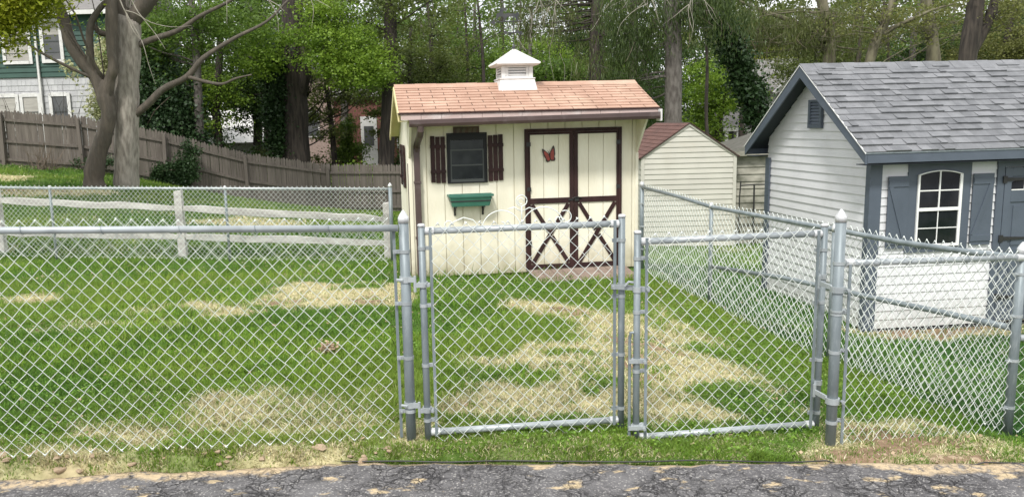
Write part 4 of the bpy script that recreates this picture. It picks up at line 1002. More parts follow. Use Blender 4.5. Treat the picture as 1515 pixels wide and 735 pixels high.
# wire scroll ornament on gate 1
def arc(cx,cz,r,a0,a1,n=14): return [(cx+r*math.cos(R(a0+(a1-a0)*i/n)),cz+r*math.sin(R(a0+(a1-a0)*i/n))) for i in range(n+1)]
sc=MB(); yy=lambda x:4.178+(x+.238)*.1055-.002
def wire2(pts,r=.0028): sc.tube([(x,yy(x),z) for x,z in pts],r,6)
cx=.297
wire2(arc(cx,1.328,.029,0,360,20)); wire2(arc(cx-.004,1.326,.016,0,300,14))
wire2([(cx,1.30),(cx,1.205)],.0032)
wire2(arc(cx-.11,1.175,.105,0,180)); wire2(arc(cx-.11,1.20,.02,-180,90,10)); wire2(arc(cx+.115,1.172,.118,180,20)); wire2(arc(cx+.235,1.235,.033,120,-180,14)); wire2(arc(cx+.20,1.215,.02,0,300,10))
wire2([(cx-.215,1.18),(cx-.26,1.235),(cx-.31,1.25),(cx-.36,1.23),(cx-.39,1.20)]); wire2(arc(cx-.39,1.215,.02,0,270,10))
wire2([(cx,1.27),(cx-.04,1.295),(cx-.075,1.285)]); wire2([(cx,1.27),(cx+.04,1.29),(cx+.075,1.28)])
sc.build('scroll_wire',M['wire'],G1,smooth=True)

# right panel
T=fence_root(0,0,0,'short chain link panel between the right gate post and the corner post')
post(T,1.948,4.1164,-.05,1.215,.0272)
hinge2(.83); hinge2(.22)
rail(T,(1.985,4.135,.965),(3.315,4.715,.862),.018)
k=MB(); k.tube([(1.985,4.135,.965),(2.04,4.16,.962)],.022,12); k.build('rail_end',M['cap'],T)
k=MB(); k.tube([(3.28,4.70,.868),(3.335,4.72,.862)],.022,12); k.build('rail_end',M['cap'],T)
nrm=(.4,-.917)
build_mesh(T,(2.0+.010,4.135-.022),(3.30,4.69),1.005,.905,rows=14,height=1.075,height1=1.17,seed=9,r=.0017)
bands(T,1.948,4.1164,(.10,.49,.71,.97,.70),.0272,(1,.4))
tension_bar(T,2.01,4.118,-.06,.96)
ties(T,(2.1,4.185,.957),(3.2,4.665,.872),5,.0205)
# side fence
SF=[(2.30,10.40,.86),(2.49,9.44,.83),(2.65,8.57,.785),(2.85,7.42,.795),(3.02,6.48,.805),(3.16,5.71,.81),(3.26,5.11,.835),(3.33,4.73,.86)]
T=fence_root(0,0,0,'chain link side fence running back from the right corner post to the cream shed')
post(T,3.3455,4.737,-.26,.915,.0272,'dome'); post(T,2.30,10.40,-.15,.90,.03,'loop')
for (x,y,z) in (SF[2],SF[4]): post(T,x,y,z-1.05,z+.015,.021,'loop')
rail(T,None,None,.0205,pts=SF,m='galv')
rail(T,None,None,.0205,'middle_rail','galv',pts=[(2.66,8.52,.14),(2.89,7.2,.27),(3.11,6.0,.34),(3.24,5.27,.39),(3.33,4.76,.42)])
ss=[0]
for a,b in zip(SF[:-1],SF[1:]): ss.append(ss[-1]+math.hypot(b[0]-a[0],b[1]-a[1]))
ss=np.array(ss)/ss[-1]; zz=np.array([p[2]+.042 for p in SF])
build_mesh(T,(2.30+.024,10.36),(3.355,4.78),0,0,rows=14,height=1.16,seed=4,r=.0026,topfn=lambda t:np.interp(t,ss,zz),wav=.008)
bands(T,3.3455,4.737,(-.08,.22,.50,.76),.0272,(-.9,-.4))
bands(T,2.30,10.40,(.05,.35,.65),.03,(.1,-1))
# another side rail continuing right of the corner post
T=fence_root(0,0,0,'chain link fence continuing right from the corner post out of view')
rail(T,(3.37,4.74,.36),(5.6,4.9,.28),.02)
post(T,5.6,4.9,-.3,.45,.025)
build_mesh(T,(3.40,4.765),(5.55,4.915),.40,.32,rows=8,height=.66,seed=5,r=.0017)
# far fence
T=fence_root(0,0,0,'long chain link fence across the back of the lawn before the split rails')
FF=[(-11.3,12.75,1.03),(-8.95,12.75,.975),(-6.6,12.7,.885),(-3.76,12.5,.825),(-1.15,12.2,.775)]
for i,(x,y,z) in enumerate(FF): post(T,x,y,z-1.1,z+.01 if i<4 else z+.06,.021 if i<4 else .03,'loop' if i<4 else 'dome')
rail(T,None,None,.0205,pts=FF)
ss2=[0]
for a,b in zip(FF[:-1],FF[1:]): ss2.append(ss2[-1]+math.hypot(b[0]-a[0],b[1]-a[1]))
ss2=np.array(ss2)/ss2[-1]; zz2=np.array([p[2]+.04 for p in FF])
# mesh follows the posts in two straight runs
build_mesh(T,(-11.3,12.72),(-6.6,12.67),0,0,rows=14,height=1.14,seed=2,r=.0023,topfn=lambda t:np.interp(t,[0,.5,1],[1.07,1.015,.925]),wav=.006)
build_mesh(T,(-6.6,12.67),(-1.2,12.16),0,0,rows=14,height=1.14,seed=3,r=.0023,topfn=lambda t:np.interp(t,[0,.52,1],[.925,.865,.815]),wav=.006)
# split rail fence
T=empty('split_rail_fence',(0,0,0),0,'silvery wooden split rail fence just behind the back chain link fence','fence')
def srpost(x,y,z0,z1):
    p=MB(); r=random.Random(int(x*10)); p.add([(x-.07+r.uniform(-.01,.01),y-.06,z0-.2),(x+.07,y-.06,z0-.2),(x+.07,y+.06,z0-.2),(x-.07,y+.06,z0-.2),(x-.065,y-.055,z1),(x+.06,y-.055,z1+.02),(x+.06,y+.05,z1+.02),(x-.065,y+.05,z1)],[(0,3,2,1),(4,5,6,7),(0,1,5,4),(1,2,6,5),(2,3,7,6),(3,0,4,7)]); p.build('post',M['railwood'],T,bevel=.01)
SP=[(-10.9,13.35,-.2,.93),(-7.75,13.2,-.25,.85),(-4.67,13.0,-.33,.765),(-1.25,12.65,-.35,.52)]
for q in SP: srpost(*q)
def splitrail(a,b,seed):
    r=random.Random(seed); m=MB(); n=9; pts=[];rad=[]
    for i in range(n+1):
        t=i/n; pts.append((a[0]+(b[0]-a[0])*t,a[1]+(b[1]-a[1])*t+r.uniform(-.01,.01),a[2]+(b[2]-a[2])*t+r.uniform(-.012,.012))); rad.append((.058 if 0<i<n else .035)*r.uniform(.88,1.12))
    vs=[]
    for (x,y,z),q in zip(pts,rad):
        hh=q*.95; tt=.024; t2=r.uniform(-.008,.008)
        vs+=[(x,y-tt,z-hh),(x,y+tt,z-hh+t2),(x,y+tt*.8,z+hh),(x,y-tt,z+hh+t2)]
    fs=[(3,2,1,0),(4*n,4*n+1,4*n+2,4*n+3)]
    for i in range(n):
        for j in range(4): fs.append((4*i+j,4*i+(j+1)%4,4*i+4+(j+1)%4,4*i+4+j))
    m.add(vs,fs); m.build('rail',M['railwood'],T,bevel=.006)
zr_=[(.83,.30),(.67,.14),(.49,.02),(.26,-.12)]
for i in range(3):
    for j in (0,1): splitrail((SP[i][0],SP[i][1],zr_[i][j]),(SP[i+1][0],SP[i+1][1],zr_[i+1][j]),i*5+j)

# ------------------------------------------------------------------ wooden picket fence
WT=[(-24.5,25.0,3.35),(-21.8,25.6,3.15),(-19.3,26.0,2.93),(-16.9,26.5,2.69),(-15.28,26.8,2.56),(-12.91,27.3,2.30),(-10.4,28.0,1.71),(-7.84,29.0,.88),(-5.12,30.0,.36),(-2.25,30.5,.26),(.3,30.8,.20),(2.9,31.1,.12),(5.5,31.4,.05)]
T=empty('picket_fence',(0,0,0),0,'tall grey brown wooden stockade fence running across the back of the yard','fence')
for i in range(len(WT)-1):
    a=Vector(WT[i]); b=Vector(WT[i+1]); L=math.hypot(b.x-a.x,b.y-a.y); d=Vector((b.x-a.x,b.y-a.y,0)).normalized(); nrm=Vector((d.y,-d.x,0))
    m=MB(); n=int(L/.095); rr=random.Random(i); ang=math.atan2(d.y,d.x)
    for k in range(n):
        t=(k+.5)/n; w=.0475*rr.uniform(.9,1.03); c=a.lerp(b,t); zt=c.z+rr.uniform(-.04,.035); zb=c.z-1.88; wob=rr.uniform(-.012,.012)
        P=[]
        tip=rr.uniform(-.008,.008)
        for (u,z) in ((-w,zb),(w,zb),(w,zt-.07),(w*.45,zt-.012),(tip,zt),(-w*.45,zt-.012),(-w,zt-.07)):
            P.append((u,z))
        vs=[]
        for off in (-.009,.009):
            for u,z in P:
                q=Vector((c.x,c.y,0))+d*(u+ (z-zb)*wob*.5)+nrm*(off+wob*.3); vs.append((q.x,q.y,z))
        nP=len(P)
        m.add(vs,[tuple(range(nP-1,-1,-1)),tuple(range(nP,2*nP))]+[(j,(j+1)%nP,nP+(j+1)%nP,nP+j) for j in range(nP)])
    m.build('picket_panel',M['oldwood'],T)
    for dz in (-.32,-1.02,-1.62):
        q=MB(); s_=nrm*.045; q.bar(a+s_+Vector((0,0,dz)),b+s_+Vector((0,0,dz)),.085,.045); q.build('rail',M['oldwood'],T)
for i,(x,y,z) in enumerate(WT):
    q=MB(); rr=random.Random(i+50); ln=rr.uniform(-.05,.05)
    q.prism([(x-.055,z-2.1),(x+.055,z-2.1),(x+.055+ln,z-.10),(x-.055+ln,z-.06)],'y',y-.165,y-.072); q.build('post',M['oldwood'],T)

# ------------------------------------------------------------------ trees
def leaf_quads(rng,C_,size,aspect=.6,mode='random',tilt=1.0):
    n=len(C_); s=size*rng.uniform(.6,1.35,n)
    if mode=='droop':
        a=rng.uniform(0,2*np.pi,n); D=np.stack([np.cos(a)*.28,np.sin(a)*.28,-np.ones(n)],-1)+rng.normal(0,.18,(n,3))
    else:
        D=rng.normal(0,1,(n,3)); D[:,2]*=.6*tilt; D[:,2]-=.25
    D/=np.linalg.norm(D,axis=1)[:,None]
    U=rng.normal(0,1,(n,3)); U-= (U*D).sum(1)[:,None]*D; U/=np.linalg.norm(U,axis=1)[:,None]
    D*=s[:,None]; U*=(s*aspect)[:,None]
    V=np.stack([C_-D*.5,C_+U*.5-D*.05,C_+D*.5,C_-U*.5-D*.05],1)
    F=np.arange(n*4).reshape(n,4)
    return V.reshape(-1,3),F
def cloud(rng,clumps,per,sig,flat=.45):
    c=np.repeat(np.asarray(clumps),per,0); n=len(c)
    sg=np.repeat(rng.uniform(.55,1.35,len(clumps)),per)[:,None]
    return c+rng.normal(0,1,(n,3))*np.array([sig,sig,sig*flat])*sg
def crown_clumps(rng,ell,n):
    out=[]
    for (cx,cy,cz,rx,ry,rz,w) in ell:
        k=int(n*w); p=rng.normal(0,1,(k,3)); p/=np.linalg.norm(p,axis=1)[:,None]; p*=(rng.rand(k)**(1/2.2))[:,None]
        out.append(np.array([cx,cy,cz])+p*np.array([rx,ry,rz]))
    return np.concatenate(out)
def wander(rng,a,b,n=6,amp=.15):
    a=np.array(a,float);b=np.array(b,float); L=np.linalg.norm(b-a); pts=[]
    o=rng.normal(0,1,3)*amp*L*.5
    for i in range(n+1):
        t=i/n; pts.append(a+(b-a)*t+o*math.sin(math.pi*t)+rng.normal(0,1,3)*amp*L*.06*(0<i<n))
    return pts
def refine(pts,rad,k=3,rng=None,amp=0.0):
    pts=np.array(pts,float); m=len(pts)
    t=np.linspace(0,m-1,(m-1)*k+1); out=[]
    P=np.vstack([2*pts[0]-pts[1],pts,2*pts[-1]-pts[-2]])
    for q in t:
        i=min(int(q),m-2); f=q-i; p0,p1,p2,p3=P[i],P[i+1],P[i+2],P[i+3]
        out.append(.5*((2*p1)+(-p0+p2)*f+(2*p0-5*p1+4*p2-p3)*f*f+(-p0+3*p1-3*p2+p3)*f**3))
    r=np.interp(t,np.arange(m),rad)
    out=np.array(out)
    if rng is not None and amp:
        r=r*(1+rng.normal(0,amp,len(r)))
    return out,r
def barkmesh(mb,pts,rad,rng,n=12,k=4,amp=.035,lump=.06):
    P,Rr=refine(pts,rad,k,rng,amp); b=len(mb.v); mb.tube(P,Rr,n)
    # lumpy cross-section
    m=len(P); ph=rng.rand()*6
    for i in range(m):
        for j in range(n):
            q=Vector(mb.v[b+i*n+j]); c=Vector(P[i]); a=2*math.pi*j/n
            f=1+lump*math.sin(3*a+ph+i*.25)+lump*.7*math.sin(5*a-i*.4)
            mb.v[b+i*n+j]=tuple(c+(q-c)*f)
LEAFN=0
def tree(name,label,cat,trunk,rad,bark,ell=None,leaf=None,nclump=60,per=120,sig=.35,size=.11,aspect=.6,mode='random',seed=1,limbs=(),group=None,
         nbranch=14,flat=.45,droop=False,brad=.035,twigs=None,brstart=.35,flare=True,limbmat=None):
    global LEAFN
    rng=np.random.RandomState(seed); x,y,z=trunk[0]; T=empty(name,(float(x),float(y),float(z)),0,label,cat,group)
    off=np.array([x,y,z],float); tp=np.array(trunk,float)-off
    m=MB()
    tt=[tuple(tp[0]+np.array([0,0,-.3]))]+[tuple(p) for p in tp]; rr=[rad[0]*(1.35 if flare else 1)]+[rad[0]*(1.12 if flare else 1)]+list(rad[1:])
    barkmesh(m,tt,rr,rng)
    for lp,lr in limbs:
        lp=np.array(lp,float)-off; lm=MB(); barkmesh(lm,lp,lr,rng,n=9,k=4,lump=.04); lm.build('limb',limbmat or bark,T,smooth=True)
    cl=None
    if ell:
        ell=[(e[0]-off[0],e[1]-off[1],e[2]-off[2])+tuple(e[3:]) for e in ell]
        cl=crown_clumps(rng,ell,nclump)
        if nbranch:
            idx=rng.choice(len(cl),min(nbranch,len(cl)),replace=False); bm_=MB()
            for i in idx:
                c=cl[i]; zt=max(tp[-1][2]*brstart*.6, min(tp[-1][2]-.1, c[2]-np.hypot(c[0],c[1])*(.45 if not droop else -.1)))
                j=np.interp(zt,tp[:,2],np.arange(len(tp))); a=np.array([np.interp(zt,tp[:,2],tp[:,0]),np.interp(zt,tp[:,2],tp[:,1]),zt])
                P=wander(rng,a,c,6,.12); r0=brad*rng.uniform(.6,1.5); R_=[r0*(1-.85*q/6) for q in range(7)]
                P,R_=refine(P,R_,2); bm_.tube(P,R_,6)
                for q in range(2):
                    s_=P[int(len(P)*rng.uniform(.4,.8))]; e_=s_+rng.normal(0,.5,3)*np.array([1,1,.5]); bm_.tube(wander(rng,s_,e_,3,.1),[r0*.35,r0*.3,r0*.2,r0*.1],4)
            bm_.build('branches',bark,T,smooth=True)
    m.build('trunk',bark,T,smooth=True)
    if ell and leaf is not None and per:
        C_=cloud(rng,cl,per,sig,flat)
        V,F=leaf_quads(rng,C_,size,aspect,mode); LEAFN+=len(F)
        np_mesh('crown',V,F,leaf,T)
    if twigs:
        n,mt,ln=twigs; tm=MB()
        for i in range(n):
            c=cl[rng.randint(len(cl))]; e_=c+np.array([rng.normal(0,.35),rng.normal(0,.35),-abs(rng.normal(ln,.3))]); tm.tube(wander(rng,c,e_,5,.16),[.012,.011,.009,.007,.005,.003],4)
        tm.build('twigs',mt,T)
    return T
def xz(px,Y): return (px-690.6)/1181.7*Y
HANG=[]
# --- pale trunk tree in the yard
T1limb=[([(-9.12,22.0,2.05),(-8.55,22.0,2.45),(-8.11,22.05,2.85),(-7.45,22.1,3.17),(-6.96,22.1,3.66),(-6.1,22.2,4.17),(-5.26,22.3,4.58),(-4.6,22.4,5.2)],[.105,.10,.092,.082,.068,.052,.038,.025]),
 ([(-7.45,22.1,3.17),(-6.95,22,3.02),(-6.46,21.9,2.94),(-6.05,21.8,3.07),(-5.6,21.7,3.15)],[.06,.048,.04,.03,.018]),
 ([(-8.73,22,4.0),(-8.2,22.1,4.2),(-7.62,22.2,4.4),(-7.05,22.3,4.77),(-6.4,22.4,5.08),(-5.4,22.5,5.6)],[.09,.075,.065,.055,.045,.028]),
 ([(-8.91,22,4.6),(-9.1,22,5.1),(-9.5,22,5.9),(-9.7,22,7.2)],[.22,.19,.16,.1]),
 ([(-8.88,22,4.55),(-8.5,22,4.95),(-8.0,22,5.5),(-7.3,22,6.6),(-7.0,22,7.8)],[.24,.22,.2,.15,.1]),
 ([(-9.3,21.9,4.3),(-9.6,21.9,4.35),(-9.75,21.9,4.55)],[.09,.08,.06])]
tree('shade_tree','tree with thick pale straight trunk in the back yard by the stockade fence','tree',[(-9.33,22,.2),(-9.24,22,1.2),(-9.12,22,2.4),(-9.0,22,3.5),(-8.9,22,4.55),(-8.85,22,4.75)],[.33,.325,.32,.32,.35,.25],M['bark_pale'],
     ell=[(-8.2,22.5,7.6,4.5,3,2.0,1)],leaf=M['l_mid'],nclump=60,per=140,sig=.4,size=.13,seed=5,limbs=T1limb,nbranch=10,limbmat=M['bark_brown'],flare=False)
# dead hanging twigs of that tree: slender pale branch hanging in front of its trunk
def hanging(name,label,strands,r0,matl,group=None):
    T=empty(name,tuple(strands[0][0]),0,label,'branch',group); m=MB(); o=np.array(strands[0][0])
    for s_ in strands:
        P=np.array(s_)-o; n=len(P); rd=[r0*(1-.75*i/(n-1)) for i in range(n)]; P,rd=refine(P,rd,3); m.tube(P,rd,5)
    m.build('twigs',matl,T)
pt=lambda px,py,Y:None
hanging('dead_branch','bare pale dead twigs hanging in front of the pale tree trunk',
 [[(-8.55,20.5,5.4),(-8.35,20.5,4.75),(-8.15,20.5,4.35),(-7.95,20.5,3.9),(-7.85,20.5,3.4),(-7.72,20.5,2.9)],
  [(-8.25,20.5,5.3),(-8.05,20.5,4.75),(-7.85,20.5,4.45),(-7.6,20.5,4.1),(-7.4,20.5,3.75)],
  [(-8.35,20.5,4.75),(-8.25,20.5,4.55),(-8.2,20.5,4.35)],
  [(-8.3,20.5,4.7),(-8.05,20.5,4.62),(-7.7,20.5,4.4),(-7.2,20.5,4.28),(-6.7,20.5,4.3)],
  [(-8.3,20.5,4.6),(-8.15,20.5,4.2),(-7.95,20.5,3.95)]],.017,M['twig'])
hanging('dead_branch','bare pale forked twig hanging just left of the black ivy wrapped trunk',
 [[(-5.4,22,5.6),(-5.1,22,5.1),(-4.9,22,4.7),(-4.88,22,4.25)],[(-5.1,22,5.1),(-4.85,22,4.95),(-4.7,22,4.8)]],.015,M['twig'])
hanging('dead_branch','single straight bare twig hanging above the crooked side limb',[[(-6.2,22,5.5),(-6.22,22,4.9),(-6.25,22,4.5)]],.015,M['twig'])
hanging('dead_branch','bare pale forked twig hanging just right of the black ivy wrapped trunk',[[(-4.2,22,5.6),(-4.0,22,5.15),(-3.92,22,4.8),(-4.0,22,4.35)],[(-4.0,22,5.15),(-3.7,22,5.0),(-3.45,22,4.85)]],.015,M['twig'])
_r=np.random.RandomState(21)
for i_,(px,Y,zt,lb) in enumerate(((845,24,5.6,'cascade of bare pale twigs hanging well right of the weathervane'),(905,24,5.7,'cascade of bare pale twigs hanging left of the spruce trunk'),(800,25,5.7,'cascade of bare pale twigs reaching down beside the weathervane'),(1040,22,5.3,'bare arching twigs between the spruce trunk and the ivy column'),(960,22,5.4,'bare twigs crossing in front of the spruce trunk'))):
    x=(px-690.6)/1181.7*Y; st=[]; root=np.array([x,Y,zt])
    main=wander(_r,root,root+np.array([_r.uniform(-.9,.9),0,-_r.uniform(.7,1.1)]),5,.18); st.append([tuple(p) for p in main])
    for q in range(8):
        a=main[_r.randint(0,5)]; e=a+np.array([_r.normal(0,.35),_r.normal(0,.2),-_r.uniform(.3,1.1)]); st.append([tuple(p) for p in wander(_r,a,e,4,.18)])
    HANG.append((lb,st))
# --- contorted brown tree
T2l=[([(-9.43,21.5,2.55),(-9.65,21.5,3.2),(-9.91,21.5,3.52),(-10.21,21.5,4.04),(-10.33,21.5,4.65),(-10.49,21.5,5.24),(-10.64,21.5,5.84),(-10.9,21.5,6.8)],[.19,.18,.17,.16,.145,.12,.10,.06]),
 ([(-9.62,21.5,3.15),(-9.70,21.45,3.45),(-9.69,21.4,3.77),(-9.62,21.4,4.46),(-9.3,21.4,4.93),(-8.86,21.4,5.29)],[.12,.11,.10,.09,.07,.05]),
 ([(-9.42,21.5,2.6),(-9.25,21.45,3.12),(-9.12,21.4,3.41),(-9.10,21.4,4.1),(-9.03,21.4,4.96),(-9.11,21.4,5.46),(-9.2,21.4,6.6)],[.15,.14,.14,.15,.15,.12,.07])]
tree('yard_tree','crooked brown tree with forking limbs, leaning left of the pale trunk','tree',[(-9.95,21.5,.55),(-9.80,21.5,1.1),(-9.56,21.5,1.66),(-9.40,21.5,2.2),(-9.45,21.5,2.6),(-9.43,21.5,2.95),(-9.42,21.5,3.1)],[.235,.215,.20,.19,.22,.19,.10],M['bark_brown'],
     ell=[(-11.0,21.0,6.35,2.3,1.6,.75,1)],leaf=M['l_mid'],nclump=42,per=130,size=.12,seed=8,limbs=T2l,nbranch=6)
# overhanging yellow-green tree, trunk out of view on the left
tree('overhanging_tree','yellow green maple leaning in over the top left corner of the yard','tree',[(-14.2,17.5,.4),(-14.0,17.5,2.5),(-13.6,17.4,4.5),(-13.2,17.3,6.5)],[.26,.22,.18,.1],M['bark_brown'],
     ell=[(-9.9,17.0,4.55,1.9,.9,.55,1.2),(-9.5,16.8,4.0,.75,.6,.55,.35),(-11.4,17,4.9,2.2,1.5,1.1,.9),(-10.4,17,5.9,2.6,1.6,.7,.9),(-10.1,16.8,3.5,.4,.4,.45,.16)],leaf=M['l_yellow'],nclump=110,per=210,sig=.22,size=.095,aspect=.45,seed=12,nbranch=26,flat=.5,brad=.03,brstart=.8)

for lb,st in HANG: hanging('dead_branch',lb,st,.0095,M['twig'])
BG='trees beyond the stockade fence'
def E(px,Y,z,rx,ry,rz,w): return (xz(px,Y),Y,z,rx,ry,rz,w)
# trunks with pictures of their own
tree('ivy_trunk_tree','thick black trunked tree wrapped in ivy rising behind the stockade fence','tree',[(-7.25,34,-1.4),(-7.15,34,.6),(-7.07,34,2.6),(-7.0,34,4.6),(-6.95,34,6.8),(-6.9,34,9.5)],[.74,.63,.56,.5,.44,.3],M['bark_dark'],
  ell=[E(380,36.5,7.4,4.5,1.6,2.2,1)],leaf=M['l_mid'],nclump=70,per=130,seed=21,group=BG,nbranch=10,size=.13,
  limbs=[([(-6.9,33.9,3.0),(-6.6,33.8,3.6),(-6.45,33.8,4.3),(-6.4,33.8,5.4),(-6.0,33.8,6.6)],[.3,.26,.22,.18,.12])])
def ivymass(label,ell,n,per,seed,size=.10,sig=.2,leaf='ivy',name='ivy',cat='ivy',bm=True,mode='random'):
    rng=np.random.RandomState(seed); c0=np.array(ell[0][:3]); T=empty(name,tuple(float(v) for v in c0),0,label,cat)
    cl=crown_clumps(rng,ell,n)-c0
    C_=cloud(rng,cl,per,sig,.9); V,F=leaf_quads(rng,C_,size,.8,mode)
    np_mesh('leaves',V,F,M[leaf],T)
    m=MB()
    for i in range(8):
        a=cl[rng.randint(len(cl))]; b=cl[rng.randint(len(cl))]; m.tube(wander(rng,a,b,5,.2),[.015]*6,4)
    m.build('stems',M['twigdark'],T)
    return T
ivymass('dark ivy climbing the left flank of the black trunk',[(-7.75,33.7,2.4,.28,.4,2.6,1),(-7.7,33.7,4.6,.35,.4,1.4,.5)],50,150,31,.13,.22)
ivymass('tall dark column of ivy behind the fence right of the pale trunk',[(-11.4,30.5,2.2,1.3,.8,2.4,1),(-10.9,30.5,.9,1.2,.6,1.0,.5)],90,190,32,.12,.28)
ivymass('low ivy climbing the stockade fence right of the pale trunk',[(-10.0,27.75,.25,.85,.12,.40,1),(-9.5,27.8,.8,.35,.1,.5,.25)],70,110,33,.075,.09)
ivymass('ivy creeping along the foot of the stockade fence',[(-12.2,26.8,.75,.9,.25,.12,1)],26,90,34,.07,.10)
tree('slender_tree','dark slender furrowed trunk close to the left end of the cream shed','tree',[(-3.42,33,-1.3),(-3.2,33,.6),(-3.02,33,2.7),(-2.87,33,5),(-2.8,33,7),(-2.75,33,10)],[.36,.31,.30,.26,.22,.12],M['bark_dark'],
  ell=[E(590,33,6.6,3.4,2.5,2.6,1)],leaf=M['l_olive'],nclump=75,per=140,seed=22,group=BG,nbranch=16,size=.12)
tree('twin_tree','mid thick dark trunk just left of the slender furrowed trunk, low branches','tree',[(-2.5,36,-1.6),(-2.4,36,2),(-2.2,36,6)],[.12,.1,.07],M['bark_dark'],ell=[E(600,36,3.0,2.4,1.8,2.6,1)],leaf=M['l_olive'],nclump=60,per=140,seed=23,group=BG,size=.12)
specs=[ # px,Y,ztrunkbase,height,r,leaf, ellipsoids, per
 (300,30.5,-.3,9,.16,'l_mid',[E(300,31,5.6,3.3,1.6,1.5,1.0),E(235,31,4.6,1.5,1,1.7,.5)],'leafy mid green tree behind the crooked limb of the pale tree'),
 (335,37,-.8,9,.18,'l_bright',[E(320,37,3.2,1.8,1.2,1.3,.6),E(300,37,2.4,1.2,1,1.0,.4)],'bright yellow green tree glowing low behind the fence right of the pale trunk'),
 (385,39,-1.2,10,.2,'l_mid',[E(380,39,4.6,2.6,1.5,2.8,1.0)],'mid green tree with a dense crown left of the black trunk'),
 (452,36,-1.5,9,.14,'l_bright',[E(505,32,5.2,1.9,1.5,1.5,.9),E(545,31.5,4.0,1.4,1.2,1.0,.6),E(395,32,4.6,.8,1,1.3,.35)],'fresh green maple with layered leaves right of the black trunk'),
 (260,37,0,8,.12,'l_dark',[E(265,37,2.6,2.2,1.2,2.2,1.0),E(225,36,4.8,1.4,1,1.4,.4)],'dark tree just right of the pale trunk behind the fence'),
 (310,41,0,9,.14,'l_mid',[E(345,41,3.9,2.4,1.2,1.3,.7),E(290,41,1.6,1.6,1,1.3,.5)],'mid green tree above the white garage roof'),
 (400,38,0,9,.14,'l_dark',[E(395,38,3.0,1.3,1,2.2,.8)],'dark tree just left of the black trunk'),
 (500,38.5,0,9,.12,'l_olive',[E(480,38.5,2.6,1.3,1,2.3,.5),E(545,38,4.0,1.7,1,1.3,.6)],'olive tree in front of the brick house'),
 (640,43,0,9,.14,'l_mid',[E(650,43,3.6,3.2,1.2,3.0,1.1)],'mid green tree behind the left half of the pink roof'),
 (720,41,0,9,.09,'l_mid',[E(715,41,3.4,2.2,1.2,2.8,.8)],'mid green tree behind the weathervane'),
 (790,40,0,9,.14,'l_bright',[E(800,40,3.7,2.6,1.2,2.2,1.0)],'bright green tree behind the brown spruce sprays'),
 (885,37,0,8,.14,'l_mid',[E(880,37,2.8,2.3,1.2,1.7,1.0)],'mid green tree low behind the right half of the pink roof'),
 (1000,40,0,8,.14,'l_dark',[E(1000,40,2.6,3.0,1.2,3.2,1.2)],'dark tree behind the spruce trunk'),
 (1100,41,0,9,.14,'l_olive',[E(1110,41,5.6,2.6,1.2,1.3,.8)],'olive tree over the far grey roof'),
 (1200,39,0,9,.14,'l_olive',[E(1205,39,4.6,2.4,1.2,2.2,.9)],'olive tree behind the peak of the grey shed'),
 (1290,46,0,9,.14,'l_mid',[E(1300,46,4.9,4.0,1.2,1.9,1.0)],'mid green tree far behind the grey shed ridge'),
 (1400,44,0,9,.14,'l_olive',[E(1410,44,4.9,3.6,1.2,2.0,1.0)],'olive tree far behind the forked trunk'),
 (1480,43,0,9,.14,'l_dark',[E(1490,43,5.3,3.4,1.2,2.0,.8)],'dark tree behind the pale spring green tree'),
 (520,45,-1.6,10,.2,'l_dark',[E(520,45,5.8,4.0,2,2.6,1.0)],'dark green tree far behind the layered maple'),
 (640,38,-1.7,10,.13,'l_olive',[E(640,38,4.0,2.3,1.6,3.2,1.2)],'olive green tree standing left of the cupola'),
 (705,46,-1.8,11,.15,'l_mid',[E(690,46,4.5,3.2,1.6,3.8,1.2)],'tall thin tree with mid green crown behind the shed ridge'),
 (745,50,-1.8,11,.15,'l_bright',[E(760,50,4.5,3.4,1.6,3.6,1.0)],'light green tree far behind the cupola'),
 (825,34,-1.7,6,.13,'l_mid',[E(830,34,2.5,2.0,1.2,2.0,1.0),E(800,34,3.4,1.4,1,1.2,.4)],'bushy green tree right of the cupola'),
 (880,44,-1.7,10,.25,'l_dark',[E(870,44,4.6,3.4,1.6,3.2,1.2)],'dark evergreen mass behind the bushy green tree'),
 (950,34,-1.5,7,.15,'l_dark',[E(945,34,2.2,1.8,1.2,2.2,1.0)],'dark shrubby tree behind the right end of the pink roof'),
 (1065,37,-1.6,8,.12,'l_bright',[E(1060,37,3.1,2.0,1.2,1.4,.9),E(1040,37,1.6,1.6,1,1.4,.4)],'bright green tree glowing behind the ivy covered trunk'),
 (1120,52,-1.6,8,.15,'l_yellow',[E(1130,52,4.9,2.2,1.4,1.2,.6)],'yellow green tree above the far grey roof'),
 (1250,44,-1.5,10,.2,'l_olive',[E(1240,44,4.9,4.4,2,2.8,1.1)],'olive tree behind the ridge of the grey shed'),
 (1350,42,-1.5,10,.2,'l_dark',[E(1350,42,4.4,3.2,1.6,2.2,.8)],'dark tree between the leaning trunks above the grey shed'),
 (1480,38,-1.5,9,.2,'l_spring',[E(1490,38,4.7,2.8,1.5,1.6,.9),E(1420,40,4.0,1.5,1,1.0,.3)],'pale spring green tree above the right end of the grey shed'),
 (1560,46,-1.5,10,.2,'l_olive',[E(1540,46,5.2,3.5,2,3.0,1.0)],'olive tree at the right edge of the view'),
 (130,44,0,10,.25,'l_mid',[E(110,44,7.2,4.5,2,2.0,1.0),E(215,44,5.2,1.6,1.3,2.8,.6)],'green tree rising behind the green and white house')]
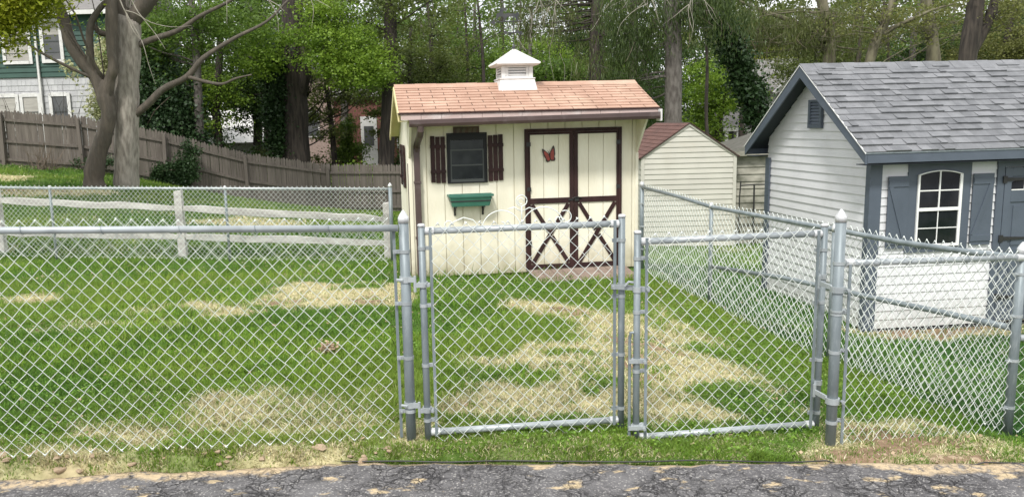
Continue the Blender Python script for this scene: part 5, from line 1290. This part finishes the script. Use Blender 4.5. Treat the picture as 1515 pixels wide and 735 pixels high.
for i,(px,Y,zb,h,r,lf,ell,lab) in enumerate(specs):
    x=xz(px,Y); zb=tz(x,Y); rg=random.Random(i)
    tree('woodland_tree',lab,'tree',[(x,Y,zb),(x+rg.uniform(-.2,.2),Y,zb+h*.35),(x+rg.uniform(-.4,.4),Y,zb+h*.7),(x+rg.uniform(-.5,.5),Y,zb+h)],[r*1.2,r,r*.8,r*.4],M['bark_dark' if i%2 else 'bark_grey'],
      ell=ell,leaf=M[lf],nclump=70,per=150,sig=.36,size=.12,seed=100+i,group=BG,nbranch=16,brad=.03)
# bare thin trunks
thin=[(690,40,.09,.02),(722,38,.10,-.03),(737,42,.09,.05),(660,42,.08,.10),(672,44,.07,-.08),(760,44,.08,.06),(650,46,.09,0),(895,33,.20,-.05),(928,32,.22,.02),(850,40,.10,.12),(242,36,.10,.04),(1060,33,.07,-.1),(1250,36,.12,.05),(1325,38,.10,-.12),(1345,40,.09,.08),(1410,40,.10,.05)]
for i,(px,Y,r,ln) in enumerate(thin):
    x=xz(px,Y); zb=tz(x,Y); side=['first thin bare dark trunk to the left of the cupola','dark upright thin trunk directly left of the weathervane','bare trunk rising behind the weathervane','thin trunk leaning right, third to the left of the cupola','thin trunk leaning left over the middle of the pink roof','thin trunk leaning right, first right of the weathervane','leftmost of the thin bare trunks left of the cupola','bare dark trunk between the weathervane and the spruce, leaning left','bare dark trunk immediately left of the spruce trunk','thin trunk leaning right well right of the weathervane','thin trunk rising out of the ivy right of the pale trunk','thin dark trunk between the spruce and the ivy covered trunk','bare trunk over the left part of the grey shed ridge','thin trunk leaning left above the grey shed ridge','thin trunk leaning right above the grey shed ridge','thin trunk left of the thick forked trunk above the grey shed'][i]
    tree('bare_tree',side,'tree',[(x,Y,zb),(x+ln*4,Y,zb+3.2),(x+ln*6+.15,Y,zb+6),(x+ln*10,Y,zb+10)],[r*1.2,r,r*.8,r*.4],M['bark_dark'],ell=[(x+ln*6,Y,6.5,1.6,1.0,2.5,1)],leaf=M['l_mid'],nclump=12,per=50,size=.11,seed=300+i,group='thin bare trunks in the woodland',nbranch=9,brad=.025)
# spruces with drooping sprays
tree('spruce_tree','tall spruce with grey scaly trunk rising behind the beige shed roof','tree',[(6.27,24,-1.2),(6.24,24,.6),(6.2,24,2.6),(6.15,24,4.2),(6.08,24,5.6),(6,24,9)],[.30,.265,.255,.24,.21,.1],M['bark_grey'],
  ell=[E(960,24,4.5,1.7,1.2,1.3,1.0),E(925,24.3,3.3,.9,.8,1.2,.45),E(1050,24,4.9,1.4,1.2,.9,.7),E(990,25,6.6,2.2,2,1.2,.7),E(950,25.5,2.2,.9,.5,.7,.25)],leaf=M['needles'],nclump=75,per=80,sig=.19,size=.16,aspect=.16,mode='droop',seed=41,flat=2.0,nbranch=34,brad=.03,droop=True,twigs=(40,M['twigdark'],.6))
tree('spruce_tree','spruce with brown drooping sprays hanging right of the cupola','tree',[(xz(885,29),29,-1.5),(xz(883,29),29,3),(xz(885,29),29,9)],[.28,.24,.1],M['bark_dark'],
  ell=[E(850,29,5.0,2.6,1.2,.95,1.0),E(780,29,5.3,1.3,1,.6,.4),E(885,29,3.4,1.3,.8,1.0,.5)],leaf=M['needles_brown'],nclump=46,per=75,sig=.18,size=.17,aspect=.13,mode='droop',seed=42,flat=2.0,nbranch=40,brad=.028,droop=True,twigs=(60,M['twig'],.9))
tree('spruce_tree','drooping evergreen with hanging dark sprays above the far grey roof','tree',[(xz(1206,33),33,-1.5),(xz(1212,33),33,2.0),(xz(1222,33),33,4.4),(xz(1205,33),33,6.6),(xz(1200,33),33,9)],[.30,.25,.23,.2,.1],M['bark_olive'],
  ell=[E(1140,32,4.6,2.0,1.2,.8,1.0),E(1190,32,5.3,2.2,1.2,.7,.8),E(1085,32,5.2,1.3,1.0,.8,.5),E(1250,33,4.6,1.4,1.0,1.0,.45)],leaf=M['needles_brown'],nclump=50,per=70,sig=.2,size=.19,aspect=.14,mode='droop',seed=43,flat=2.0,nbranch=40,brad=.04,droop=True,twigs=(50,M['twigdark'],.8),
  limbs=[([(xz(1215,33),33,4.2),(xz(1195,33),33,4.9),(xz(1170,33),33,5.4),(xz(1120,33),33,5.9),(xz(1080,33),33,6.4)],[.12,.11,.10,.07,.04])])
# ivy covered leaning trunk
tree('ivy_tree','leaning dead trunk smothered in dark ivy between the spruce and the grey shed','tree',[(10.14,26,-1.3),(9.9,26,.9),(9.38,26,2.1),(8.78,26,3.38),(8.28,26,4.44),(7.62,26,5.38),(7.1,26,6.6)],[.16,.14,.14,.13,.12,.1,.05],M['bark_dark'],
  ell=[(9.75,26,1.3,.34,.3,.65,.9),(9.35,26,2.2,.34,.3,.65,1),(8.95,26,3.0,.32,.3,.6,1),(8.55,26,3.9,.3,.3,.6,.9),(8.1,26,4.8,.35,.3,.7,.9),(7.5,26,5.6,.5,.3,.7,.6)],leaf=M['ivy'],nclump=26,per=120,sig=.15,size=.11,aspect=.85,seed=44,nbranch=14,brad=.02,flat=1.2)
tg='trunks above the ridge of the grey shed'
tree('woodland_tree','olive trunk leaning right with a long side limb above the grey shed','tree',[(14.3,30,-1.5),(14.75,30,2),(14.98,30,3.6),(15.25,30,4.6),(15.52,30,5.12),(16,30,7)],[.22,.2,.18,.17,.14,.08],M['bark_olive'],limbs=[([(15.25,30,4.5),(15.9,30,4.85),(16.5,30,5.1),(17.17,30,5.38),(18,30,5.6)],[.1,.08,.07,.05,.03])],
  ell=[E(1310,30,5.0,2.2,1,.9,1)],leaf=M['l_spring'],nclump=30,per=70,size=.10,seed=45,nbranch=22,brad=.025)
tree('woodland_tree','smooth grey olive trunk in the middle above the grey shed ridge','tree',[(18.7,32,-1.5),(18.55,32,2),(18.49,32,3.75),(18.26,32,5),(18.03,32,6.1),(17.8,32,9)],[.32,.27,.24,.22,.2,.1],M['bark_olive'],ell=[E(1380,32,5.3,2.2,1,.8,1)],leaf=M['l_spring'],nclump=28,per=70,size=.10,seed=46,nbranch=20,brad=.025)
tree('woodland_tree','thick dark forked trunk above the right part of the grey shed roof','tree',[(17.2,28,-1.5),(17.25,28,2),(17.3,28,3.4),(17.42,28,4.4),(17.5,28,5.5),(17.6,28,8)],[.36,.32,.29,.29,.26,.12],M['bark_dark'],limbs=[([(17.4,28,3.7),(17.7,28,4.2),(18.0,28,4.87),(18.12,28,5.42),(18.3,28,7)],[.2,.2,.17,.14,.08])],
  ell=[E(1460,28,5.1,1.8,1,.8,1)],leaf=M['l_spring'],nclump=24,per=70,size=.10,seed=47,nbranch=18,brad=.025)
# shrubs behind the stockade fence
def shrub(px,Y,w,h,leaf,label,seed,nc=40,per=150,size=.11,cone=False):
    x=xz(px,Y); zb=tz(x,Y)
    if cone: ell=[(x,Y,zb+h*.25,w,w*.7,h*.3,.8),(x,Y,zb+h*.55,w*.7,w*.5,h*.25,.6),(x,Y,zb+h*.82,w*.35,w*.3,h*.2,.3)]
    else: ell=[(x,Y,zb+h*.5,w,w*.6,h*.5,1)]
    return tree('shrub',label,'shrub',[(x,Y,zb),(x,Y,zb+h*.4),(x,Y,zb+h*.8)],[.07,.05,.02],M['bark_dark'],ell=ell,leaf=M[leaf],nclump=nc,per=per,sig=.22,size=size,seed=seed,nbranch=10,brad=.02,flat=.8)
shrub(521,40,1.15,3.6,'l_mid','conical evergreen shrub before the red brick house',61,cone=True)
shrub(540,33,1.2,1.7,'l_bright','low green shrub behind the fence before the brick house',62)
shrub(605,34,1.0,2.8,'l_dark','dark shrub hidden behind the left end of the cream shed',63)
shrub(330,33,1.8,1.9,'l_dark','dark low shrub behind the fence right of the ivy column',64)
shrub(385,34,1.3,1.8,'l_olive','olive low shrub at the foot of the black trunk',65)
shrub(1060,30,1.1,2.2,'l_dark','dark shrub behind the beige shed',66)
shrub(455,37,1.2,2.0,'l_olive','olive shrub behind the fence right of the black trunk',67)
ivymass('cream flowering vine leaves climbing beside the green and white house',[(-13.75,31.5,2.9,.55,.4,1.9,1),(-13.5,31.5,4.6,.4,.35,.9,.5)],46,110,71,.12,.22,'ivyblossom','flowering_vine','vine')
ivymass('sprig of pale leaves hanging before the green siding',[(-14.35,30,4.15,.35,.2,.4,1)],7,22,72,.11,.12,'ivyblossom','leafy_sprig','vine')
# dry brush by the fence
rng=np.random.RandomState(3); m=MB()
for i in range(46):
    a=np.array([rng.uniform(-.4,.4),rng.uniform(-.2,.2),0]); b=a+np.array([rng.normal(.1,.35),rng.normal(0,.15),rng.uniform(.25,.95)]); m.tube(wander(rng,a,b,4,.2),[.012,.010,.008,.006,.003],4)
T=empty('dry_brush',(-13.6,26.0,tz(-13.6,26)),0,'dry brown twiggy brush at the foot of the stockade fence','brush'); m.build('twigs',M['twigdark'],T)
for k_,(px,Y) in enumerate(((30,24.5),(105,24.5))):
    m=MB(); 
    for i in range(9):
        a=np.array([0,0,0.]); b=np.array([rng.normal(-.2,.4),rng.normal(0,.2),rng.uniform(1.5,3.2)]); P=wander(rng,a,b,5,.12); m.tube(P,[.018,.015,.012,.01,.007,.004],4)
        for q in range(3):
            s_=P[rng.randint(2,5)]; m.tube(wander(rng,s_,s_+rng.normal(0,.3,3),3,.1),[.008,.006,.005,.003],4)
    x=xz(px,Y+4.5); T=empty('sapling',(x,Y+4.5,tz(x,Y+4.5)),0,['leafless sapling in front of the lower windows at the far left','leafless sapling between the green house and the crooked tree'][k_],'sapling'); m.build('stems',M['bark_dark'],T)

# distant woods backdrop: real trees far off reading as one mass
for k_,(xa,xb,lf,lb) in enumerate(((-62,14,'l_mid','green mass of distant woodland far behind the cream shed'),(10,75,'l_olive','olive mass of distant woodland far behind the grey shed'))):
    rng=np.random.RandomState(77+k_); n=(1250,1150)[k_]
    cl=np.stack([rng.uniform(xa,xb,n),rng.uniform(60,80,n),rng.uniform(-2,14,n)],-1)
    cl=cl[rng.rand(len(cl))<np.clip(1.15-np.clip(cl[:,2]-5,0,9)*.05,0,1)]
    C_=cloud(rng,cl,150,.75,.6); V,F=leaf_quads(rng,C_,.30,.7)
    o=np_mesh('distant_woods',V,F,M[lf]); tag(o,lb,'woodland',kind='stuff')

# ------------------------------------------------------------------ houses behind
def left_house():
    T=empty('house',(-19.0,33,.4),0,'two storey house with dark green upper siding and pale grey shingles below','house')
    x0,x1=-8,4.95; D=8
    def B(m,a,b,c,d,e,f): m.box(a,b,c,d,e,f)
    c=MB(); c.box(x0,x1,0.03,D,-.6,3.58); c.build('lower_wall',M['greyshake'],T)
    s=MB(); rr=random.Random(2); z=-.4
    while z<3.5:
        x=x0-rr.random()*.2
        while x<x1:
            w=rr.uniform(.12,.3); a=max(x,x0); b=min(x+w-.006,x1)
            if b>a+.02: s.add([(a,.03,z),(b,.03,z),(b,.03,z+.24),(a,.03,z+.24),(a,.005,z),(b,.005,z),(b,.024,z+.24),(a,.024,z+.24)],[(0,3,2,1),(4,5,6,7),(0,1,5,4),(1,2,6,5),(2,3,7,6),(3,0,4,7)])
            x+=w
        z+=.23
    s.build('shingle_cladding',M['greyshake'],T)
    u=MB(); u.box(x0-.0,x1,.0,D,3.585,6.0); u.build('upper_wall',M['greensiding'],T)
    s=MB(); lap(s,lambda a,b:[((x0,x1),(x0,x1))],3.60,5.95,.20,('y',0.0),-1,.035); s.build('siding',M['greensiding'],T)
    t=MB(); t.box(x0-.3,x1+.3,-.45,-.40,5.95,6.12); t.box(x1-.0,x1+.12,-.05,.1,-.4,5.95); t.build('trim',M['farwhite'],T)
    so=MB(); so.box(x0-.3,x1+.3,-.40,.0,6.0,6.03); so.build('soffit',M['farwhite'],T)
    r=MB(); r.prism([(-.45,6.13),(D/2,8.6),(D+.45,6.13)],'x',x0-.3,x1+.3); r.build('roof',M['greyroof'],T)
    dn=MB(); dn.box(1.92,2.0,-.13,-.05,-.3,5.95); dn.build('downspout',M['farwhite'],T)
    def win(a,b,c,d,blind=False,y=-.03):
        w=MB(); t=.13
        w.box(a-t,a,y-.05,y,c-t,d+t); w.box(b,b+t,y-.05,y,c-t,d+t); w.box(a,b,y-.05,y,d,d+t+.03); w.box(a,b,y-.07,y,c-t,c); o=w.build('window',M['white'],T)
        p=MB(); p.box(a,b,y-.012,y-.002,c,d); p.build('pane',M['screen'] ,o)
        m=(c+d)/2; q=MB(); q.box(a,b,y-.03,y-.0125,m-.02,m+.02); q.box(a,b,y-.028,y-.0125,c+.28,c+.30); q.build('sash_rail',M['greyframe'],o)
        if blind: q=MB(); q.box(a+.02,b-.02,y-.022,y-.0128,(m+.25 if blind==1 else c+.02),d-.02); q.build('blind',M['blind'],o)
    win(2.26,2.90,4.27,5.70,1); win(.70,1.62,4.25,5.62,2); win(-1.4,-.4,4.25,5.62,2)
    win(2.36,2.97,1.6,2.82); win(1.18,1.78,1.6,2.82,2); win(-.02,.88,1.6,2.82,2)
left_house()
def brick_house():
    T=empty('brick_house',(xz(540,50),50,-1.9),0,'red brick house with a white door half hidden by trees left of the cream shed','house')
    c=MB(); c.box(-1.6,4.5,0,8,0,5.4); c.build('wall',M['redbrick'],T)
    c=MB(); c.box(-4.5,-1.65,.4,7,0,6.6); c.build('side_wall',M['pinkbrick'],T)
    r=MB(); r.prism([(-.4,5.4),(4,7.6),(8.4,5.4)],'x',-1.9,4.8); r.build('roof',M['greyroof'],T)
    r=MB(); r.prism([(-4.8,6.6),(-3.0,7.9),(-1.4,6.6)],'y',.2,7.2); r.build('roof',M['greyroof'],T)
    d=MB(); d.box(.0,1.0,-.06,-.005,.3,4.2); dd=d.build('door',M['farwhite'],T)
    d=MB(); d.box(.2,.8,-.08,-.062,2.4,3.6); d.build('pane',M['screen'],dd)
    for x in (2.2,):
        w=MB(); w.box(x,x+1,-.08,-.005,2.2,3.8); o=w.build('window',M['farwhite'],T); w=MB(); w.box(x+.1,x+.9,-.1,-.082,2.3,3.7); w.build('pane',M['screen'],o)
    w=MB(); w.box(-3.6,-2.6,.34,.395,3.0,4.6); o=w.build('window',M['farwhite'],T); w=MB(); w.box(-3.5,-2.7,.31,.338,3.1,4.5); w.build('pane',M['screen'],o)
brick_house()
def white_house():
    T=empty('garage',(xz(365,44),44,-1.6),0,'low white garage glimpsed through leaves right of the pale trunk','garage')
    c=MB(); c.box(-2.4,1.4,0,5,0,2.6); c.build('wall',M['farwhite'],T)
    r=MB(); r.prism([(-.4,2.6),(2.5,4.5),(5.4,2.6)],'x',-2.8,1.8); r.build('roof',M['farwhite'],T)
    d=MB(); d.box(-1.4,.9,-.05,-.004,.0,2.2); d.build('door',M['greyshake'],T)
white_house()
def right_house():
    T=empty('far_house',(15.6,46,-1.6),0,'far house with grey hipped roof and white gable behind the sheds','house')
    c=MB(); c.box(-.2,6.5,0,8,0,4.75); c.build('wall',M['farwhite'],T)
    r=MB(); r.add([(-.6,-.5,4.85),(7,-.5,4.85),(7,8.4,4.85),(-.6,8.4,4.85),(1.6,4,6.75),(4.9,4,6.75),(-.6,-.5,4.7),(7,-.5,4.7),(7,8.4,4.7),(-.6,8.4,4.7)],[(0,1,5,4),(1,2,5),(2,3,4,5),(3,0,4),(6,7,1,0),(7,8,2,1),(8,9,3,2),(9,6,0,3),(9,8,7,6)]); r.build('roof',M['greyroof'],T)
    g=MB(); g.prism([(1.9,4.6),(3.4,5.9),(4.9,4.6)],'y',-1.0,-.2); g.build('gable',M['farwhite'],T)
    g=MB(); g.bar((1.6,-1.1,4.55),(3.4,-1.1,6.1),.16,.3); g.bar((3.4,-1.1,6.1),(5.2,-1.1,4.55),.16,.3); g.build('gable_trim',M['farwhite'],T)
    w=MB(); w.box(1.0,1.7,-.08,-.004,3.5,4.5); o=w.build('window',M['farwhite'],T); w=MB(); w.box(1.08,1.62,-.1,-.082,3.6,4.4); w.build('pane',M['screen'],o)
    p=MB(); p.prism([(-2.6,2.75),(-.4,3.75),(0,3.75),(0,2.75)],'x',-1.6,4.0) ; p.build('porch_roof',M['greyroof'],T)
    p=MB(); p.box(-1.6,4.0,-2.6,-2.45,2.55,2.74); p.box(-1.5,-.1,-2.3,.0,0,1.0); p.build('porch_beam',M['farwhite'],T)
    for x in (-1.5,-.9,-.3,.3,1.2,2.4): q=MB(); q.box(x,x+.16,-2.55,-2.4,0,2.55); q.build('porch_column',M['farwhite'],T)
    c=MB(); c.box(-1.45,-.25,-.1,7,0,3.7); c.build('porch_wall',M['screen'],T)
right_house()

# ------------------------------------------------------------------ small things
def stone(x,y,s,seed,label,group,matk='stone',name='stone',cat='stone',flat=.55):
    rng=np.random.RandomState(seed); import bmesh
    bm=bmesh.new(); bmesh.ops.create_icosphere(bm,subdivisions=2,radius=1)
    ph=rng.rand(3)*6
    for v in bm.verts:
        f=1+.18*math.sin(3*v.co.x+ph[0])+.15*math.sin(4*v.co.y+ph[1])+.12*math.sin(5*v.co.z+ph[2])+rng.normal(0,.04)
        v.co=Vector((v.co.x*f*rng.uniform(.97,1.03)*1.25,v.co.y*f*.9,v.co.z*f*flat))
    me=bpy.data.meshes.new(name); bm.to_mesh(me); bm.free(); me.materials.append(M[matk])
    o=bpy.data.objects.new(name,me); link(o); o.location=(x,y,tz(x,y)+s*.15); o.scale=(s,s,s); o.rotation_euler=(0,0,rng.rand()*6); tag(o,label,cat,group); return o
protos=[stone(-2.50,4.03,.030,1,'sandy broken stone along the left driveway edge','stones along the left driveway edge'),stone(-2.33,4.035,.032,2,'sandy broken stone along the left driveway edge','stones along the left driveway edge'),stone(-2.2,4.05,.022,3,'sandy broken stone along the left driveway edge','stones along the left driveway edge')]
rg=random.Random(4)
for i in range(30):
    o=protos[i%3].copy(); COL.objects.link(o); x=rg.uniform(-2.6,-.75) if i<22 else rg.uniform(-.75,-.35); y=float(edge_y(x))+rg.uniform(.03,.11); s=rg.choice((.010,.014,.018,.026))
    o.location=(x,y,tz(x,y)+s*.15); o.scale=(s*rg.uniform(.8,1.5),s,s); o.rotation_euler=(0,0,rg.random()*6)
st=stone(2.62,3.93,.022,7,'pale pebble by the corner post at the right end of the driveway edge','pebbles by the right corner post')
for i in range(14):
    o=st.copy(); COL.objects.link(o); x=rg.uniform(2.0,2.85); y=float(edge_y(x))+rg.uniform(.03,.16); s=rg.choice((.008,.012,.016,.02)); o.location=(x,y,tz(x,y)+s*.15); o.scale=(s*1.2,s,s); o.rotation_euler=(0,0,rg.random()*6)
stone(-.93,4.16,.017,9,'lone pale stone in the grass strip before the left fence post',None)
# dead leaf clump in the lawn
rng=np.random.RandomState(6); C_=rng.normal(0,1,(260,3))*np.array([.040,.034,.024])+np.array([0,0,.035]); C_[:,2]=np.abs(C_[:,2]); V,F=leaf_quads(rng,C_,.028,.7)
T=empty('leaf_clump',(-1.09,5.99,tz(-1.09,5.99)+.02),0,'clump of dead brown leaves lying on the green lawn','leaf clump'); np_mesh('leaves',V,F,M['leafclump'],T)
# scattered dead leaves and low clover, uncountable
rng=np.random.RandomState(19)
def scatter(name,n,size,matl,label,cat,x0,x1,y0,y1,keep=None,lift=.03):
    x=rng.uniform(x0,x1,n); y=rng.uniform(y0,y1,n); k=(y>edge_y(x)+.05)&~inside(SY,x,y,.02)&~inside(SG,x,y,.02)
    if keep is not None: k&=keep(x,y)
    x=x[k];y=y[k]; z=terrain(x,y)+rng.uniform(.012,lift,len(x)); V,F=leaf_quads(rng,np.stack([x,y,z],-1),size,.8,'random',.35)
    o=np_mesh(name,V,F,matl); tag(o,label,cat,kind='stuff')
scatter('fallen_leaves',1500,.026,M['leafclump'],'small dead leaves scattered over the lawn','leaves',-6,5,3.95,12)
scatter('clover',60000,.017,M['clover'],'low broad leaved clover in patches of the lawn','clover',-5.5,4.5,3.95,9.5,keep=lambda x,y:(NZ2.fbm(x,y,1.1,4)>.53)&(straw(x,y)<.45),lift=.055)
# black lawn edging along driveway
m=MB(); xs=np.arange(-.70,3.4,.06); pts=[]
for x in xs: pts.append((x,float(edge_y(x))+.012+(float(NZ(x,2,3))-.5)*.02,-.0185+(float(NZ(x,5,4))-.5)*.012-(.02 if 1.85<x<2.55 else 0)-.03*max(0,x-2.6)))
m.tube(pts,.0042,6); T=empty('lawn_edging',pts[0],0,'black plastic lawn edging strip between grass and driveway','edging')
o=m.build('strip',M['edging'],T,loc=tuple(-v for v in pts[0]))

# ------------------------------------------------------------------ camera, light, world
f,cx,pitch,roll,h=1181.67,690.64,.1555,.0251,1.7424
cam=bpy.data.cameras.new('camera'); co=bpy.data.objects.new('camera',cam); link(co); scene.camera=co
cam.sensor_fit='HORIZONTAL'; cam.sensor_width=36; cam.lens=36*f/1515; cam.shift_x=(757.5-cx)/1515; cam.shift_y=0
cam.clip_start=.05; cam.clip_end=3000
Rm=Matrix.Rotation(math.pi/2-pitch,4,'X')@Matrix.Rotation(-roll,4,'Z')
co.matrix_world=Matrix.Translation((0,0,h))@Rm
sun=bpy.data.lights.new('sun','SUN'); so=bpy.data.objects.new('sun',sun); link(so)
EL,AZ=52,200   # azimuth measured clockwise from +Y (behind the camera, a little left)
sun.energy=2.5; sun.angle=R(8); sun.color=(1,.97,.925)
dirv=Vector((math.sin(R(AZ))*math.cos(R(EL)),math.cos(R(AZ))*math.cos(R(EL)),math.sin(R(EL))))
so.rotation_euler=dirv.to_track_quat('Z','Y').to_euler(); so.location=(0,0,30)
w=bpy.data.worlds.new('World'); scene.world=w; w.use_nodes=True; nt=w.node_tree; N=nt.nodes; L=nt.links
sky=N.new('ShaderNodeTexSky'); sky.sky_type='NISHITA'; sky.sun_disc=False; sky.sun_elevation=R(EL); sky.sun_rotation=R(AZ); sky.air_density=1; sky.dust_density=3; sky.ozone_density=1
tc=N.new('ShaderNodeTexCoord'); no=N.new('ShaderNodeTexNoise'); no.inputs['Scale'].default_value=2.2; no.inputs['Detail'].default_value=7
L.new(tc.outputs['Generated'],no.inputs['Vector']); mr=N.new('ShaderNodeMapRange'); mr.inputs[1].default_value=.25; mr.inputs[2].default_value=.5; mr.inputs[3].default_value=.45; L.new(no.outputs['Fac'],mr.inputs[0])
mx=N.new('ShaderNodeMix'); mx.data_type='RGBA'; L.new(mr.outputs[0],mx.inputs[0]); L.new(sky.outputs[0],mx.inputs[6]); mx.inputs[7].default_value=(10.5,10.6,10.9,1)
bg=N['Background']; L.new(mx.outputs[2],bg.inputs['Color']); bg.inputs['Strength'].default_value=.10
vs=scene.view_settings; vs.view_transform='Standard'; vs.look='None'; vs.exposure=.5; vs.gamma=1
scene.render.engine='CYCLES'
try:
    scene.cycles.max_bounces=6; scene.cycles.diffuse_bounces=3; scene.cycles.transmission_bounces=3; scene.cycles.use_denoising=True
except Exception: pass
print('leaf quads',LEAFN)
